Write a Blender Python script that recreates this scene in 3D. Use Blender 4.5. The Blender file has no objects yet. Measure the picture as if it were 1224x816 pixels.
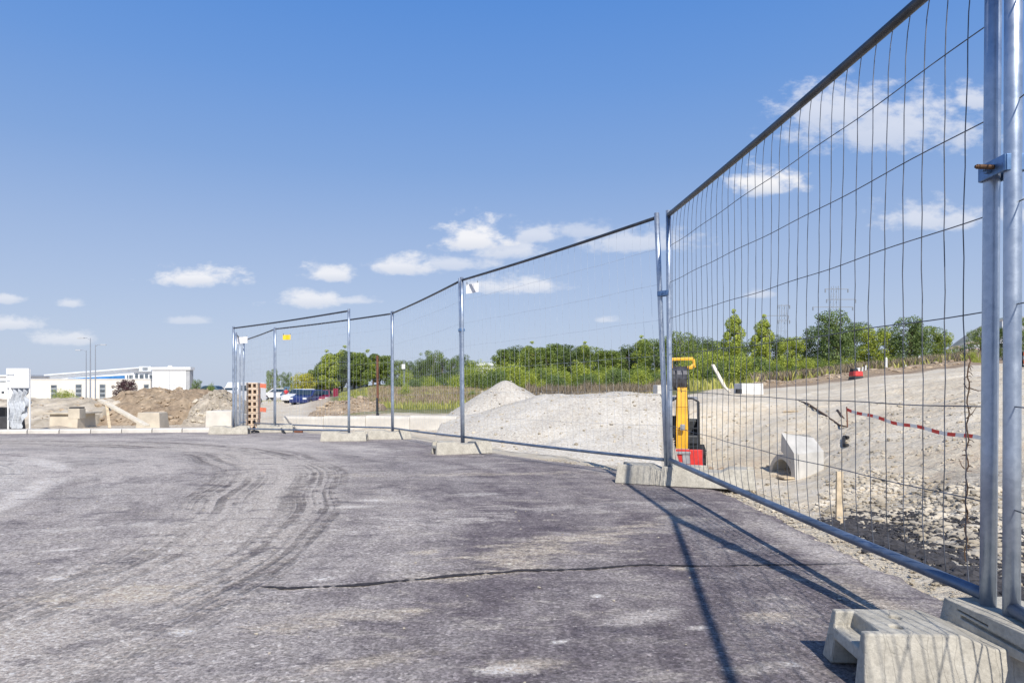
import bpy, bmesh, math, random
import numpy as np
from mathutils import Vector, Matrix, noise as mn
random.seed(7); rng = np.random.default_rng(7)
S = bpy.context.scene
COL = S.collection
F = 820.0; CAMH = 0.8
def P(px, py, Y):            # survey helper: picture bearing + distance -> point in the place
    return Vector(((px-612)/F*Y, Y, CAMH-(py-462)/F*Y))
def XP(px, Y): return (px-612)/F*Y
def sm(a, b, t):
    t = np.clip((t-a)/(b-a), 0, 1); return t*t*(3-2*t)

# ------------------------------------------------------------------ materials
MATS = {}
def newmat(name):
    m = bpy.data.materials.new(name); m.use_nodes = True
    nt = m.node_tree; b = nt.nodes['Principled BSDF']; MATS[name] = m
    return m, nt, b
def N(nt, t, **k):
    n = nt.nodes.new(t)
    for a, v in k.items():
        if a.startswith('i_'): n.inputs[a[2:].replace('_', ' ')].default_value = v
        else: setattr(n, a, v)
    return n
def L(nt, a, b): nt.links.new(a, b)
def ramp(nt, fac, stops):
    r = N(nt, 'ShaderNodeValToRGB'); cr = r.color_ramp
    while len(cr.elements) < len(stops): cr.elements.new(0.5)
    for e, (p, c) in zip(cr.elements, stops):
        e.position = p; e.color = (c[0], c[1], c[2], 1) if not isinstance(c, (int, float)) else (c, c, c, 1)
    L(nt, fac, r.inputs[0]); return r.outputs[0]
def math_(nt, op, a, b=None, c=None, clamp=False):
    n = N(nt, 'ShaderNodeMath', operation=op, use_clamp=clamp)
    for i, v in enumerate((a, b, c)):
        if v is None: continue
        if isinstance(v, (int, float)): n.inputs[i].default_value = v
        else: L(nt, v, n.inputs[i])
    return n.outputs[0]
def mix(nt, fac, a, b, blend='MIX'):
    n = N(nt, 'ShaderNodeMix', data_type='RGBA', blend_type=blend)
    for i, v in ((0, fac), (6, a), (7, b)):
        if isinstance(v, (int, float)): n.inputs[i].default_value = v
        elif isinstance(v, tuple): n.inputs[i].default_value = (v[0], v[1], v[2], 1)
        else: L(nt, v, n.inputs[i])
    return n.outputs[2]
def noise(nt, vec, scale, detail=5, rough=0.6, dist=0.0):
    n = N(nt, 'ShaderNodeTexNoise'); n.inputs['Scale'].default_value = scale
    n.inputs['Detail'].default_value = detail; n.inputs['Roughness'].default_value = rough
    n.inputs['Distortion'].default_value = dist
    if vec is not None: L(nt, vec, n.inputs['Vector'])
    return n.outputs[0]
def bump(nt, b, h, strength=0.3, dist=0.02):
    n = N(nt, 'ShaderNodeBump'); n.inputs['Strength'].default_value = strength; n.inputs['Distance'].default_value = dist
    L(nt, h, n.inputs['Height']); L(nt, n.outputs[0], b.inputs['Normal']); return n
def simple(name, c, rough=0.6, metal=0.0, var=0.15, scale=6.0, c2=None, bmp=0.0, bscale=None, det=6):
    m, nt, b = newmat(name)
    tc = N(nt, 'ShaderNodeTexCoord').outputs['Object']
    n = noise(nt, tc, scale, det, 0.62)
    lo = tuple(x*(1-var*1.5) for x in c); hi = c2 if c2 else tuple(min(1, x*(1+var)) for x in c)
    L(nt, ramp(nt, n, [(0.32, lo), (0.68, hi)]), b.inputs['Base Color'])
    b.inputs['Roughness'].default_value = rough; b.inputs['Metallic'].default_value = metal
    if bmp:
        bump(nt, b, noise(nt, tc, bscale or scale*6, 6, 0.7), 1.0, bmp)
    return m

# galvanised steel
m, nt, b = newmat('galvanised_steel')
tc = N(nt, 'ShaderNodeTexCoord').outputs['Object']
n = noise(nt, tc, 9, 6, 0.7)
v = N(nt, 'ShaderNodeTexVoronoi'); v.inputs['Scale'].default_value = 70; L(nt, tc, v.inputs['Vector'])
spg = N(nt, 'ShaderNodeSeparateColor'); L(nt, v.outputs['Color'], spg.inputs[0])
c = mix(nt, 0.12, ramp(nt, n, [(0.3, (0.33, 0.39, 0.48)), (0.7, (0.55, 0.61, 0.69))]), spg.outputs[0], 'SOFT_LIGHT')
L(nt, c, b.inputs['Base Color']); b.inputs['Metallic'].default_value = 0.78
L(nt, ramp(nt, n, [(0.3, 0.30), (0.7, 0.52)]), b.inputs['Roughness'])
simple('dark_tube', (0.055, 0.062, 0.075), 0.42, 0.35, 0.3, 8)
simple('rail_steel', (0.17, 0.215, 0.29), 0.4, 0.5, 0.25, 8)
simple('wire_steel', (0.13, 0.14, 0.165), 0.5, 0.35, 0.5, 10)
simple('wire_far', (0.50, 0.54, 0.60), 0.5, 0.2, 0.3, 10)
simple('rusty_bolt', (0.16, 0.09, 0.05), 0.7, 0.5, 0.4, 40)
simple('clamp_steel', (0.16, 0.27, 0.45), 0.45, 0.7, 0.2, 30)
simple('white_paint', (0.78, 0.78, 0.77), 0.6, 0, 0.04, 1.2)
simple('cream_wall', (0.74, 0.70, 0.62), 0.8, 0, 0.05, 0.4)
simple('pale_metal', (0.70, 0.72, 0.74), 0.5, 0.1, 0.05, 0.8)
simple('blue_glass', (0.05, 0.20, 0.45), 0.2, 0, 0.2, 0.7)
simple('window_dark', (0.10, 0.12, 0.14), 0.15, 0, 0.4, 0.9)
simple('window_grey', (0.30, 0.33, 0.35), 0.3, 0, 0.2, 1.5)
simple('slab_beige', (0.58, 0.51, 0.40), 0.9, 0, 0.15, 2.0)
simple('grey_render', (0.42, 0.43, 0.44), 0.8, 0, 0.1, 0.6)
simple('wood_light', (0.62, 0.50, 0.34), 0.8, 0, 0.2, 12)
simple('wood_pale', (0.76, 0.68, 0.54), 0.8, 0, 0.12, 12)
simple('wood_dark', (0.10, 0.06, 0.035), 0.85, 0, 0.3, 14)
simple('rust_pole', (0.17, 0.07, 0.04), 0.85, 0, 0.3, 6)
simple('orange_plastic', (0.72, 0.17, 0.07), 0.5, 0, 0.1, 8)
simple('yellow_plastic', (0.9, 0.62, 0.03), 0.5, 0, 0.08, 8)
simple('white_plastic', (0.78, 0.77, 0.76), 0.5, 0, 0.05, 10)
simple('print_grey', (0.22, 0.25, 0.30), 0.6, 0, 0.1, 30)
simple('machine_yellow', (0.80, 0.44, 0.03), 0.42, 0, 0.12, 4, bmp=0.001)
simple('machine_red', (0.62, 0.035, 0.03), 0.5, 0, 0.2, 5)
simple('machine_grey', (0.33, 0.34, 0.36), 0.5, 0.2, 0.2, 6)
simple('black_rubber', (0.025, 0.025, 0.027), 0.8, 0, 0.3, 12)
simple('black_metal', (0.03, 0.032, 0.035), 0.45, 0.2, 0.3, 12)
simple('bucket_steel', (0.10, 0.10, 0.11), 0.45, 0.6, 0.4, 8)
simple('car_white', (0.8, 0.8, 0.8), 0.25, 0, 0.02, 1)
simple('car_silver', (0.45, 0.47, 0.5), 0.3, 0.5, 0.02, 1)
simple('car_blue', (0.02, 0.035, 0.14), 0.25, 0, 0.02, 1)
simple('car_steel_blue', (0.11, 0.17, 0.22), 0.25, 0.2, 0.02, 1)
simple('car_maroon', (0.22, 0.015, 0.04), 0.25, 0, 0.02, 1)
simple('car_teal', (0.03, 0.12, 0.14), 0.25, 0, 0.02, 1)
simple('lamp_red', (0.5, 0.02, 0.02), 0.3, 0, 0.02, 1)
simple('car_glass', (0.03, 0.05, 0.07), 0.08, 0, 0.02, 1)
simple('skin', (0.5, 0.3, 0.2), 0.6)
simple('shirt_red', (0.6, 0.04, 0.05), 0.8)
simple('trousers', (0.06, 0.06, 0.09), 0.8)
simple('hair', (0.03, 0.02, 0.015), 0.8)
simple('bark', (0.17, 0.13, 0.09), 0.9, 0, 0.3, 6)
simple('bark_pale', (0.36, 0.33, 0.27), 0.9, 0, 0.3, 6)
simple('block_white', (0.68, 0.67, 0.64), 0.85, 0, 0.12, 8, bmp=0.02, bscale=12)
simple('clay_block', (0.66, 0.50, 0.35), 0.9, 0, 0.15, 9)
simple('sheet_grey', (0.55, 0.58, 0.62), 0.7, 0, 0.15, 5, bmp=0.03, bscale=9)
simple('grate_dark', (0.05, 0.05, 0.055), 0.8, 0, 0.2, 9)
simple('crack_fill', (0.040, 0.034, 0.036), 0.95, 0, 0.4, 40)
simple('tape_white', (0.8, 0.79, 0.77), 0.5, 0, 0.03, 6)
simple('tape_red', (0.68, 0.04, 0.03), 0.5, 0, 0.03, 6)
simple('asphalt_crumb', (0.055, 0.052, 0.055), 0.95, 0, 0.4, 30)
simple('culvert_concrete', (0.52, 0.50, 0.46), 0.9, 0, 0.12, 3.0, bmp=0.006, bscale=30)
simple('kerb_white', (0.64, 0.60, 0.53), 0.85, 0, 0.10, 3.0, bmp=0.006, bscale=30)
simple('pylon_steel', (0.30, 0.33, 0.38), 0.6, 0.3, 0.1, 1)
simple('hill_hazy_green', (0.19, 0.24, 0.22), 0.95, 0, 0.25, 0.02, c2=(0.44, 0.42, 0.40))  # hill green lightened, distance haze put into the colour
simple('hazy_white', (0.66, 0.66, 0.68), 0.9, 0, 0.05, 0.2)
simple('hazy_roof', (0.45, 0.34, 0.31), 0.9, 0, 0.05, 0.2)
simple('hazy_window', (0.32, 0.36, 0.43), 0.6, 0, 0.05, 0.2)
simple('crushed_stone', (0.50, 0.42, 0.30), 0.95, 0, 0.3, 1.2, c2=(0.70, 0.62, 0.49))
simple('dirt_clod', (0.40, 0.29, 0.19), 0.95, 0, 0.3, 2.0, c2=(0.60, 0.48, 0.34))

# concrete for the fence feet
m, nt, b = newmat('foot_concrete')
tc = N(nt, 'ShaderNodeTexCoord').outputs['Object']
n1 = noise(nt, tc, 7, 7, 0.7); n2 = noise(nt, tc, 60, 5, 0.7); n3 = noise(nt, tc, 240, 3, 0.7)
c = ramp(nt, n1, [(0.3, (0.36, 0.33, 0.27)), (0.55, (0.48, 0.445, 0.37)), (0.75, (0.58, 0.545, 0.46))])
c = mix(nt, 0.5, c, ramp(nt, n2, [(0.3, 0.30), (0.6, 0.62)]), 'OVERLAY')
# fine drip cracks running down the sides
mp = N(nt, 'ShaderNodeMapping'); mp.inputs['Scale'].default_value = (1, 0.06, 0.06); L(nt, tc, mp.inputs['Vector'])
vo = N(nt, 'ShaderNodeTexVoronoi', feature='DISTANCE_TO_EDGE'); vo.inputs['Scale'].default_value = 20
dv = N(nt, 'ShaderNodeVectorMath', operation='ADD'); L(nt, mp.outputs[0], dv.inputs[0])
nz = N(nt, 'ShaderNodeTexNoise'); nz.inputs['Scale'].default_value = 9; L(nt, tc, nz.inputs['Vector'])
sc = N(nt, 'ShaderNodeVectorMath', operation='SCALE'); sc.inputs['Scale'].default_value = 0.035; L(nt, nz.outputs['Color'], sc.inputs[0]); L(nt, sc.outputs[0], dv.inputs[1])
L(nt, dv.outputs[0], vo.inputs['Vector'])
ck = ramp(nt, vo.outputs['Distance'], [(0.0, 0.45), (0.012, 1.0)])
ckm = ramp(nt, noise(nt, tc, 5, 3, .5), [(.52, 0.0), (.68, .6)])
c = mix(nt, ckm, c, ck, 'MULTIPLY')
L(nt, c, b.inputs['Base Color']); b.inputs['Roughness'].default_value = 0.93
hh = math_(nt, 'ADD', math_(nt, 'MULTIPLY', n2, 0.6), math_(nt, 'ADD', math_(nt, 'MULTIPLY', n3, 0.25), math_(nt, 'MULTIPLY', ck, 0.5)))
bump(nt, b, hh, 1.0, 0.004)

# gravel / soil family
def ground_mat(name, stops, s_big, s_small, bd, speck=None):
    m, nt, b = newmat(name)
    tc = N(nt, 'ShaderNodeTexCoord').outputs['Object']
    n1 = noise(nt, tc, s_big, 8, 0.62); n2 = noise(nt, tc, s_small, 6, 0.75)
    c = ramp(nt, n1, stops)
    c = mix(nt, 0.55, c, ramp(nt, n2, [(0.28, 0.22), (0.5, 0.5), (0.72, 0.74)]), 'OVERLAY')
    if speck:
        v = N(nt, 'ShaderNodeTexVoronoi'); v.inputs['Scale'].default_value = speck; L(nt, tc, v.inputs['Vector'])
        c = mix(nt, 0.45, c, ramp(nt, v.outputs['Distance'], [(0.1, 0.62), (0.7, 0.3)]), 'OVERLAY')
    L(nt, c, b.inputs['Base Color']); b.inputs['Roughness'].default_value = 0.97
    b.inputs['Specular IOR Level'].default_value = 0.15
    bump(nt, b, math_(nt, 'ADD', n2, math_(nt, 'MULTIPLY', n1, 2.0)), 1.0, bd)
    return m
ground_mat('gravel', [(0.3, (0.54, 0.50, 0.43)), (0.7, (0.66, 0.62, 0.55))], 0.9, 18, 0.022, 26)
ground_mat('dirt_heap', [(0.3, (0.30, 0.22, 0.15)), (0.7, (0.47, 0.37, 0.26))], 0.9, 7, 0.06, 5)
ground_mat('rubble_heap', [(0.3, (0.36, 0.30, 0.23)), (0.7, (0.56, 0.50, 0.41))], 1.2, 8, 0.06, 6)

# terrain with zones carried by a vertex colour (R grass, G brown soil, B rubble)
m, nt, b = newmat('terrain')
tc = N(nt, 'ShaderNodeTexCoord').outputs['Object']
at = N(nt, 'ShaderNodeVertexColor', layer_name='zone'); sp = N(nt, 'ShaderNodeSeparateColor'); L(nt, at.outputs[0], sp.inputs[0])
n1 = noise(nt, tc, 0.35, 8, 0.6); n2 = noise(nt, tc, 9, 7, 0.75); n3 = noise(nt, tc, 2.2, 6, 0.65, 0.6)
c = ramp(nt, n1, [(0.25, (0.57, 0.475, 0.345)), (0.5, (0.68, 0.595, 0.465)), (0.75, (0.74, 0.665, 0.54))])
c = mix(nt, 0.6, c, ramp(nt, n3, [(0.3, 0.36), (0.5, 0.5), (0.7, 0.6)]), 'OVERLAY')
soil = ramp(nt, n3, [(0.3, (0.26, 0.18, 0.12)), (0.7, (0.44, 0.34, 0.24))])
grs = ramp(nt, n3, [(0.3, (0.09, 0.13, 0.035)), (0.5, (0.20, 0.20, 0.08)), (0.7, (0.36, 0.30, 0.18))])
rub = ramp(nt, n2, [(0.3, (0.28, 0.23, 0.17)), (0.6, (0.62, 0.56, 0.46))])
def zf(out): return math_(nt, 'MULTIPLY_ADD', math_(nt, 'SUBTRACT', n2, 0.5), 1.2, out, clamp=True)
def zone(out):
    mr = N(nt, 'ShaderNodeMapRange', interpolation_type='SMOOTHSTEP'); mr.inputs[1].default_value = 0.3; mr.inputs[2].default_value = 0.7
    L(nt, math_(nt, 'MULTIPLY_ADD', math_(nt, 'SUBTRACT', n3, 0.5), math_(nt, 'MULTIPLY', out, 1.2), out), mr.inputs[0]); return mr.outputs[0]
c = mix(nt, zone(sp.outputs[1]), c, soil); c = mix(nt, zone(sp.outputs[2]), c, rub); c = mix(nt, zone(sp.outputs[0]), c, grs)
c = mix(nt, 0.5, c, ramp(nt, n2, [(0.28, 0.25), (0.5, 0.5), (0.72, 0.7)]), 'OVERLAY')
L(nt, c, b.inputs['Base Color']); b.inputs['Roughness'].default_value = 0.97; b.inputs['Specular IOR Level'].default_value = 0.15
bump(nt, b, math_(nt, 'ADD', n2, math_(nt, 'MULTIPLY', n3, 2.0)), 1.0, 0.05)

# asphalt with dust, tyre arcs and patches
m, nt, b = newmat('asphalt')
g = N(nt, 'ShaderNodeNewGeometry').outputs['Position']
sx = N(nt, 'ShaderNodeSeparateXYZ'); L(nt, g, sx.inputs[0]); X, Yo = sx.outputs[0], sx.outputs[1]
dx = math_(nt, 'DIVIDE', math_(nt, 'ADD', X, 7.5), 6.4); dy = math_(nt, 'DIVIDE', math_(nt, 'SUBTRACT', Yo, 3.0), 8.0)
wob = noise(nt, g, 0.5, 1, 0.3)
r = math_(nt, 'SQRT', math_(nt, 'ADD', math_(nt, 'MULTIPLY', dx, dx), math_(nt, 'MULTIPLY', dy, dy)))
r = math_(nt, 'ADD', r, math_(nt, 'MULTIPLY', math_(nt, 'SUBTRACT', wob, 0.5), 0.07))
th = math_(nt, 'ARCTAN2', dy, dx)
def polar(kr, kt):
    cb = N(nt, 'ShaderNodeCombineXYZ'); L(nt, math_(nt, 'MULTIPLY', r, kr), cb.inputs[0]); L(nt, math_(nt, 'MULTIPLY', th, kt), cb.inputs[1]); return cb.outputs[0]
arc1 = noise(nt, polar(9, 1.3), 1.0, 7, 0.68, 0.3)
arc2 = noise(nt, polar(34, 2.6), 1.0, 6, 0.7)
arcf = noise(nt, polar(110, 2.2), 1.0, 2, 0.5)
tread = noise(nt, polar(60, 55), 1.0, 3, 0.6)
fine = noise(nt, g, 85, 5, 0.8); mid = noise(nt, g, 3.2, 8, 0.7, 0.4); big = noise(nt, g, 0.75, 5, 0.6, 0.4); grit = noise(nt, g, 26, 6, 0.8)
def band(src, c0, w):      # 1 in the middle of the band
    mr = N(nt, 'ShaderNodeMapRange', interpolation_type='SMOOTHSTEP'); mr.inputs[1].default_value = w; mr.inputs[2].default_value = w*0.35
    mr.inputs[3].default_value = 0; mr.inputs[4].default_value = 1
    L(nt, math_(nt, 'ABSOLUTE', math_(nt, 'SUBTRACT', src, c0)), mr.inputs[0]); return mr.outputs[0]
def msm(src, a, bb):
    mr = N(nt, 'ShaderNodeMapRange', interpolation_type='SMOOTHSTEP'); mr.inputs[1].default_value = a; mr.inputs[2].default_value = bb
    L(nt, src, mr.inputs[0]); return mr.outputs[0]
base = ramp(nt, mid, [(0.28, (0.115, 0.094, 0.102)), (0.5, (0.190, 0.160, 0.163)), (0.72, (0.30, 0.262, 0.250))])
dustc = (0.58, 0.520, 0.465); tan = (0.62, 0.53, 0.41); pale = (0.74, 0.68, 0.61)
# dust inside the turning circle, fading out to the right / towards the lens
ins = math_(nt, 'SUBTRACT', 1.0, msm(math_(nt, 'ADD', r, math_(nt, 'MULTIPLY', math_(nt, 'SUBTRACT', big, 0.5), 0.5)), 0.98, 1.28))
far = msm(Yo, 3.5, 12.0)
damt = math_(nt, 'ADD', math_(nt, 'MULTIPLY', ins, 0.66), math_(nt, 'MULTIPLY', far, 0.42))
damt = math_(nt, 'ADD', damt, math_(nt, 'MULTIPLY', math_(nt, 'SUBTRACT', arc1, 0.5), 1.5))
damt = math_(nt, 'ADD', damt, math_(nt, 'MULTIPLY', math_(nt, 'SUBTRACT', mid, 0.5), 0.7), clamp=True)
c = mix(nt, damt, base, dustc)
# broad soft bands of dust dragged round by turning lorries
def sband(c0, w, amt, lo=.38, hi=.62, kt=2.0):
    brk = msm(noise(nt, polar(6, kt), 1.0, 6, 0.65), lo, hi)
    return math_(nt, 'MULTIPLY', math_(nt, 'MULTIPLY', band(r, c0, w), brk), amt)
fr = math_(nt, 'MULTIPLY_ADD', arcf, 0.9, 0.15)
for (c0, w, amt, col, lo, hi) in ((1.03, .10, .35, (0.14, 0.118, 0.118), .40, .60), (.80, .10, .35, (0.17, 0.145, 0.14), .42, .62), (.70, .05, .35, (0.16, 0.14, 0.135), .45, .6), (.50, .08, .5, (0.17, 0.15, 0.145), .42, .6)):
    c = mix(nt, math_(nt, 'MULTIPLY', sband(c0, w, amt, lo, hi), math_(nt, 'MULTIPLY_ADD', arc2, 1.6, 0.1), clamp=True), c, col)
for (c0, w, amt, col, lo, hi) in ((.935, .10, .92, (0.54, 0.48, 0.42), .25, .45), (1.12, .07, .30, (0.44, 0.40, 0.37), .45, .62), (.745, .05, .40, (0.52, 0.48, 0.44), .42, .62), (.575, .085, .9, (0.66, 0.61, 0.55), .34, .54), (.44, .05, .8, pale, .38, .56), (.66, .03, .8, pale, .40, .54), (.30, .06, .6, pale, .4, .6), (1.30, .10, .35, (0.44, 0.39, 0.35), .42, .6)):
    c = mix(nt, math_(nt, 'MULTIPLY', sband(c0, w, amt, lo, hi), math_(nt, 'MULTIPLY_ADD', arc2, 1.2, 0.3), clamp=True), c, col)
tb = math_(nt, 'MAXIMUM', band(r, 0.985, 0.05), math_(nt, 'MAXIMUM', band(r, 0.890, 0.055), math_(nt, 'MULTIPLY', band(r, 0.60, 0.03), 0.5)))
tb = math_(nt, 'MULTIPLY', tb, msm(noise(nt, polar(5, 2.3), 1.0, 4, 0.6), 0.34, 0.56))
tl = math_(nt, 'MULTIPLY', tb, msm(math_(nt, 'ADD', math_(nt, 'MULTIPLY', arcf, 0.62), math_(nt, 'MULTIPLY', tread, 0.38)), 0.44, 0.60))
c = mix(nt, math_(nt, 'MULTIPLY', tl, 0.80), c, (0.13, 0.108, 0.10))
# dark oily smears
c = mix(nt, math_(nt, 'MULTIPLY', math_(nt, 'SUBTRACT', 1.0, msm(noise(nt, polar(14, 5), 1.0, 7, 0.7, .5), 0.36, 0.46)), 0.4), c, (0.11, 0.092, 0.10))
# individual tan / pale dust patches: (x, y, halfwidth x, halfwidth y, angle, tan?)
wpm = N(nt, 'ShaderNodeMapping'); wpm.inputs['Rotation'].default_value = (0, 0, math.radians(-30)); wpm.inputs['Scale'].default_value = (.8, 2.0, 1); L(nt, g, wpm.inputs['Vector'])
wpn = noise(nt, wpm.outputs[0], 2.6, 9, 0.72, 0.5)
wpf = noise(nt, wpm.outputs[0], 14, 8, 0.8, 0.3)
for (x0, y0, wx, wy, ang, col, amt) in [(0.30, 3.55, 0.62, 0.15, 42, tan, .8), (-0.15, 2.95, 0.35, 0.10, 25, tan, .7), (-0.55, 4.0, 0.5, 0.16, 30, dustc, .8),
        (-1.55, 2.60, 0.22, 0.11, 20, tan, .75), (-0.62, 2.33, 0.30, 0.08, 25, tan, .55), (-1.08, 2.24, 0.05, 0.035, 0, pale, .95), (0.03, 1.96, 0.11, 0.05, 10, tan, .6),
        (-0.02, 1.93, 0.08, 0.035, 10, pale, .8), (-1.9, 2.85, 0.06, 0.03, 0, pale, .8), (0.45, 2.38, 0.16, 0.06, 30, dustc, .8), (0.9, 2.4, 0.10, 0.05, 0, tan, .7),
        (0.55, 4.5, 1.0, 0.12, 12, dustc, .6), (0.05, 6.2, 1.5, 0.10, 5, tan, .55), (-0.4, 2.0, 0.2, 0.05, 20, tan, .5), (1.35, 2.35, .10, .5, 5, tan, .6), (1.5, 3.4, .12, .9, 2, dustc, .7),
        (0.15, 2.15, 0.030, 0.015, 20, pale, 0.80), (0.32, 2.62, 0.025, 0.020, 0, pale, 0.90), (0.62, 2.28, 0.035, 0.020, 10, pale, 0.70), (-0.35, 2.45, 0.060, 0.030, 0, tan, 0.70), (0.80, 1.98, 0.030, 0.020, 0, pale, 0.70), (-0.80, 2.85, 0.060, 0.030, 20, pale, 0.70), (-0.42, 3.30, 0.080, 0.040, 20, tan, 0.70), (-2.20, 3.35, 0.100, 0.030, 20, pale, 0.80), (-1.70, 2.20, 0.080, 0.030, 20, tan, 0.60), (-0.25, 5.00, 0.220, 0.050, 15, pale, 0.50), (0.75, 3.00, 0.050, 0.030, 0, tan, 0.70), (1.15, 2.00, 0.040, 0.020, 0, tan, 0.80),
        (-3.0, 2.9, 0.25, 0.08, 20, pale, .6), (-2.3, 3.9, .3, .06, 20, pale, .6), (-0.95, 4.75, .12, .05, 0, pale, .8), (-1.05, 4.5, .15, .05, 10, pale, .7)]:
    a = math.radians(ang); ca, sa = math.cos(a), math.sin(a)
    ux = math_(nt, 'SUBTRACT', X, x0); uy = math_(nt, 'SUBTRACT', Yo, y0)
    e1 = math_(nt, 'DIVIDE', math_(nt, 'ADD', math_(nt, 'MULTIPLY', ux, ca), math_(nt, 'MULTIPLY', uy, sa)), wx)
    e2 = math_(nt, 'DIVIDE', math_(nt, 'SUBTRACT', math_(nt, 'MULTIPLY', uy, ca), math_(nt, 'MULTIPLY', ux, sa)), wy)
    d = math_(nt, 'SQRT', math_(nt, 'ADD', math_(nt, 'MULTIPLY', e1, e1), math_(nt, 'MULTIPLY', e2, e2)))
    d = math_(nt, 'ADD', d, math_(nt, 'MULTIPLY', math_(nt, 'SUBTRACT', wpn if wx > .2 else grit, 0.5), 8.0 if wx > .2 else 3.5))
    c = mix(nt, math_(nt, 'MULTIPLY', math_(nt, 'MULTIPLY', math_(nt, 'SUBTRACT', 1.0, msm(d, 0.3, 1.5)), msm(wpf, .36, .56) if wx > .2 else 1.0), amt), c, col)
# scattered pale flecks and thin streaks
st = N(nt, 'ShaderNodeMapping'); st.inputs['Rotation'].default_value = (0, 0, math.radians(-28)); st.inputs['Scale'].default_value = (0.8, 1.7, 1); L(nt, g, st.inputs['Vector'])
fl = noise(nt, st.outputs[0], 3.6, 8, 0.75, 0.3)
c = mix(nt, math_(nt, 'MULTIPLY', msm(fl, 0.53, 0.63), 0.5), c, (0.52, 0.46, 0.39))
fl2 = noise(nt, st.outputs[0], 11, 6, 0.75, 0.3)
c = mix(nt, math_(nt, 'MULTIPLY', msm(fl2, 0.64, 0.70), 0.6), c, (0.58, 0.53, 0.47))
c = mix(nt, math_(nt, 'MULTIPLY', math_(nt, 'SUBTRACT', 1.0, msm(fl, 0.38, 0.47)), 0.5), c, (0.10, 0.085, 0.10))
c = mix(nt, 0.75, c, ramp(nt, fine, [(0.32, 0.12), (0.5, 0.5), (0.68, 0.88)]), 'OVERLAY')
c = mix(nt, 0.42, c, ramp(nt, grit, [(0.3, 0.22), (0.7, 0.78)]), 'OVERLAY')
c = mix(nt, msm(noise(nt, g, 46, 3, 0.6), 0.66, 0.72), c, (0.52, 0.47, 0.42))
agg = N(nt, 'ShaderNodeTexVoronoi'); agg.inputs['Scale'].default_value = 95; L(nt, g, agg.inputs['Vector'])
ag = N(nt, 'ShaderNodeSeparateColor'); L(nt, agg.outputs['Color'], ag.inputs[0])
c = mix(nt, 0.55, c, ramp(nt, ag.outputs[0], [(0.0, 0.22), (0.55, 0.47), (0.9, 0.66), (1.0, 0.92)]), 'OVERLAY')
L(nt, c, b.inputs['Base Color']); b.inputs['Roughness'].default_value = 0.92; b.inputs['Specular IOR Level'].default_value = 0.25
h = math_(nt, 'ADD', math_(nt, 'MULTIPLY', math_(nt, 'ADD', fine, math_(nt, 'MULTIPLY', ag.outputs[0], .8)), 0.3), math_(nt, 'MULTIPLY', grit, 0.5))
h = math_(nt, 'ADD', h, math_(nt, 'MULTIPLY', tl, -1.6)); h = math_(nt, 'ADD', h, math_(nt, 'MULTIPLY', mid, 0.8)); h = math_(nt, 'ADD', h, math_(nt, 'MULTIPLY', arc2, 0.8))
bump(nt, b, h, 1.0, 0.013)

# leaves
def leafmat(name, dark, light, trans=0.35):
    m, nt, b = newmat(name)
    gi = N(nt, 'ShaderNodeNewGeometry').outputs['Random Per Island']
    tc = N(nt, 'ShaderNodeTexCoord').outputs['Object']
    n = noise(nt, tc, 0.9, 3, 0.5)
    f = math_(nt, 'ADD', math_(nt, 'MULTIPLY', gi, 0.55), math_(nt, 'MULTIPLY', n, 0.55))
    c = ramp(nt, f, [(0.2, dark), (0.8, light)])
    L(nt, c, b.inputs['Base Color']); b.inputs['Roughness'].default_value = 0.6
    tr = N(nt, 'ShaderNodeBsdfTranslucent'); L(nt, c, tr.inputs[0])
    ms = N(nt, 'ShaderNodeMixShader'); ms.inputs[0].default_value = trans
    L(nt, b.outputs[0], ms.inputs[1]); L(nt, tr.outputs[0], ms.inputs[2])
    L(nt, ms.outputs[0], nt.nodes['Material Output'].inputs[0]); return m
leafmat('leaf_mid', (0.064, 0.111, 0.025), (0.332, 0.413, 0.085))
leafmat('leaf_dark', (0.040, 0.076, 0.025), (0.195, 0.260, 0.065))
leafmat('leaf_bright', (0.128, 0.193, 0.028), (0.585, 0.643, 0.100))
leafmat('leaf_yellow', (0.220, 0.242, 0.022), (0.660, 0.605, 0.055))
leafmat('leaf_purple', (0.050, 0.022, 0.028), (0.154, 0.077, 0.083))
leafmat('leaf_olive', (0.060, 0.105, 0.032), (0.27, 0.36, 0.11))
leafmat('dry_weed', (0.230, 0.161, 0.092), (0.572, 0.451, 0.286))
leafmat('dry_brown', (0.150, 0.115, 0.070), (0.440, 0.350, 0.230))
leafmat('grass_green', (0.164, 0.221, 0.041), (0.624, 0.581, 0.157))

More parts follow.
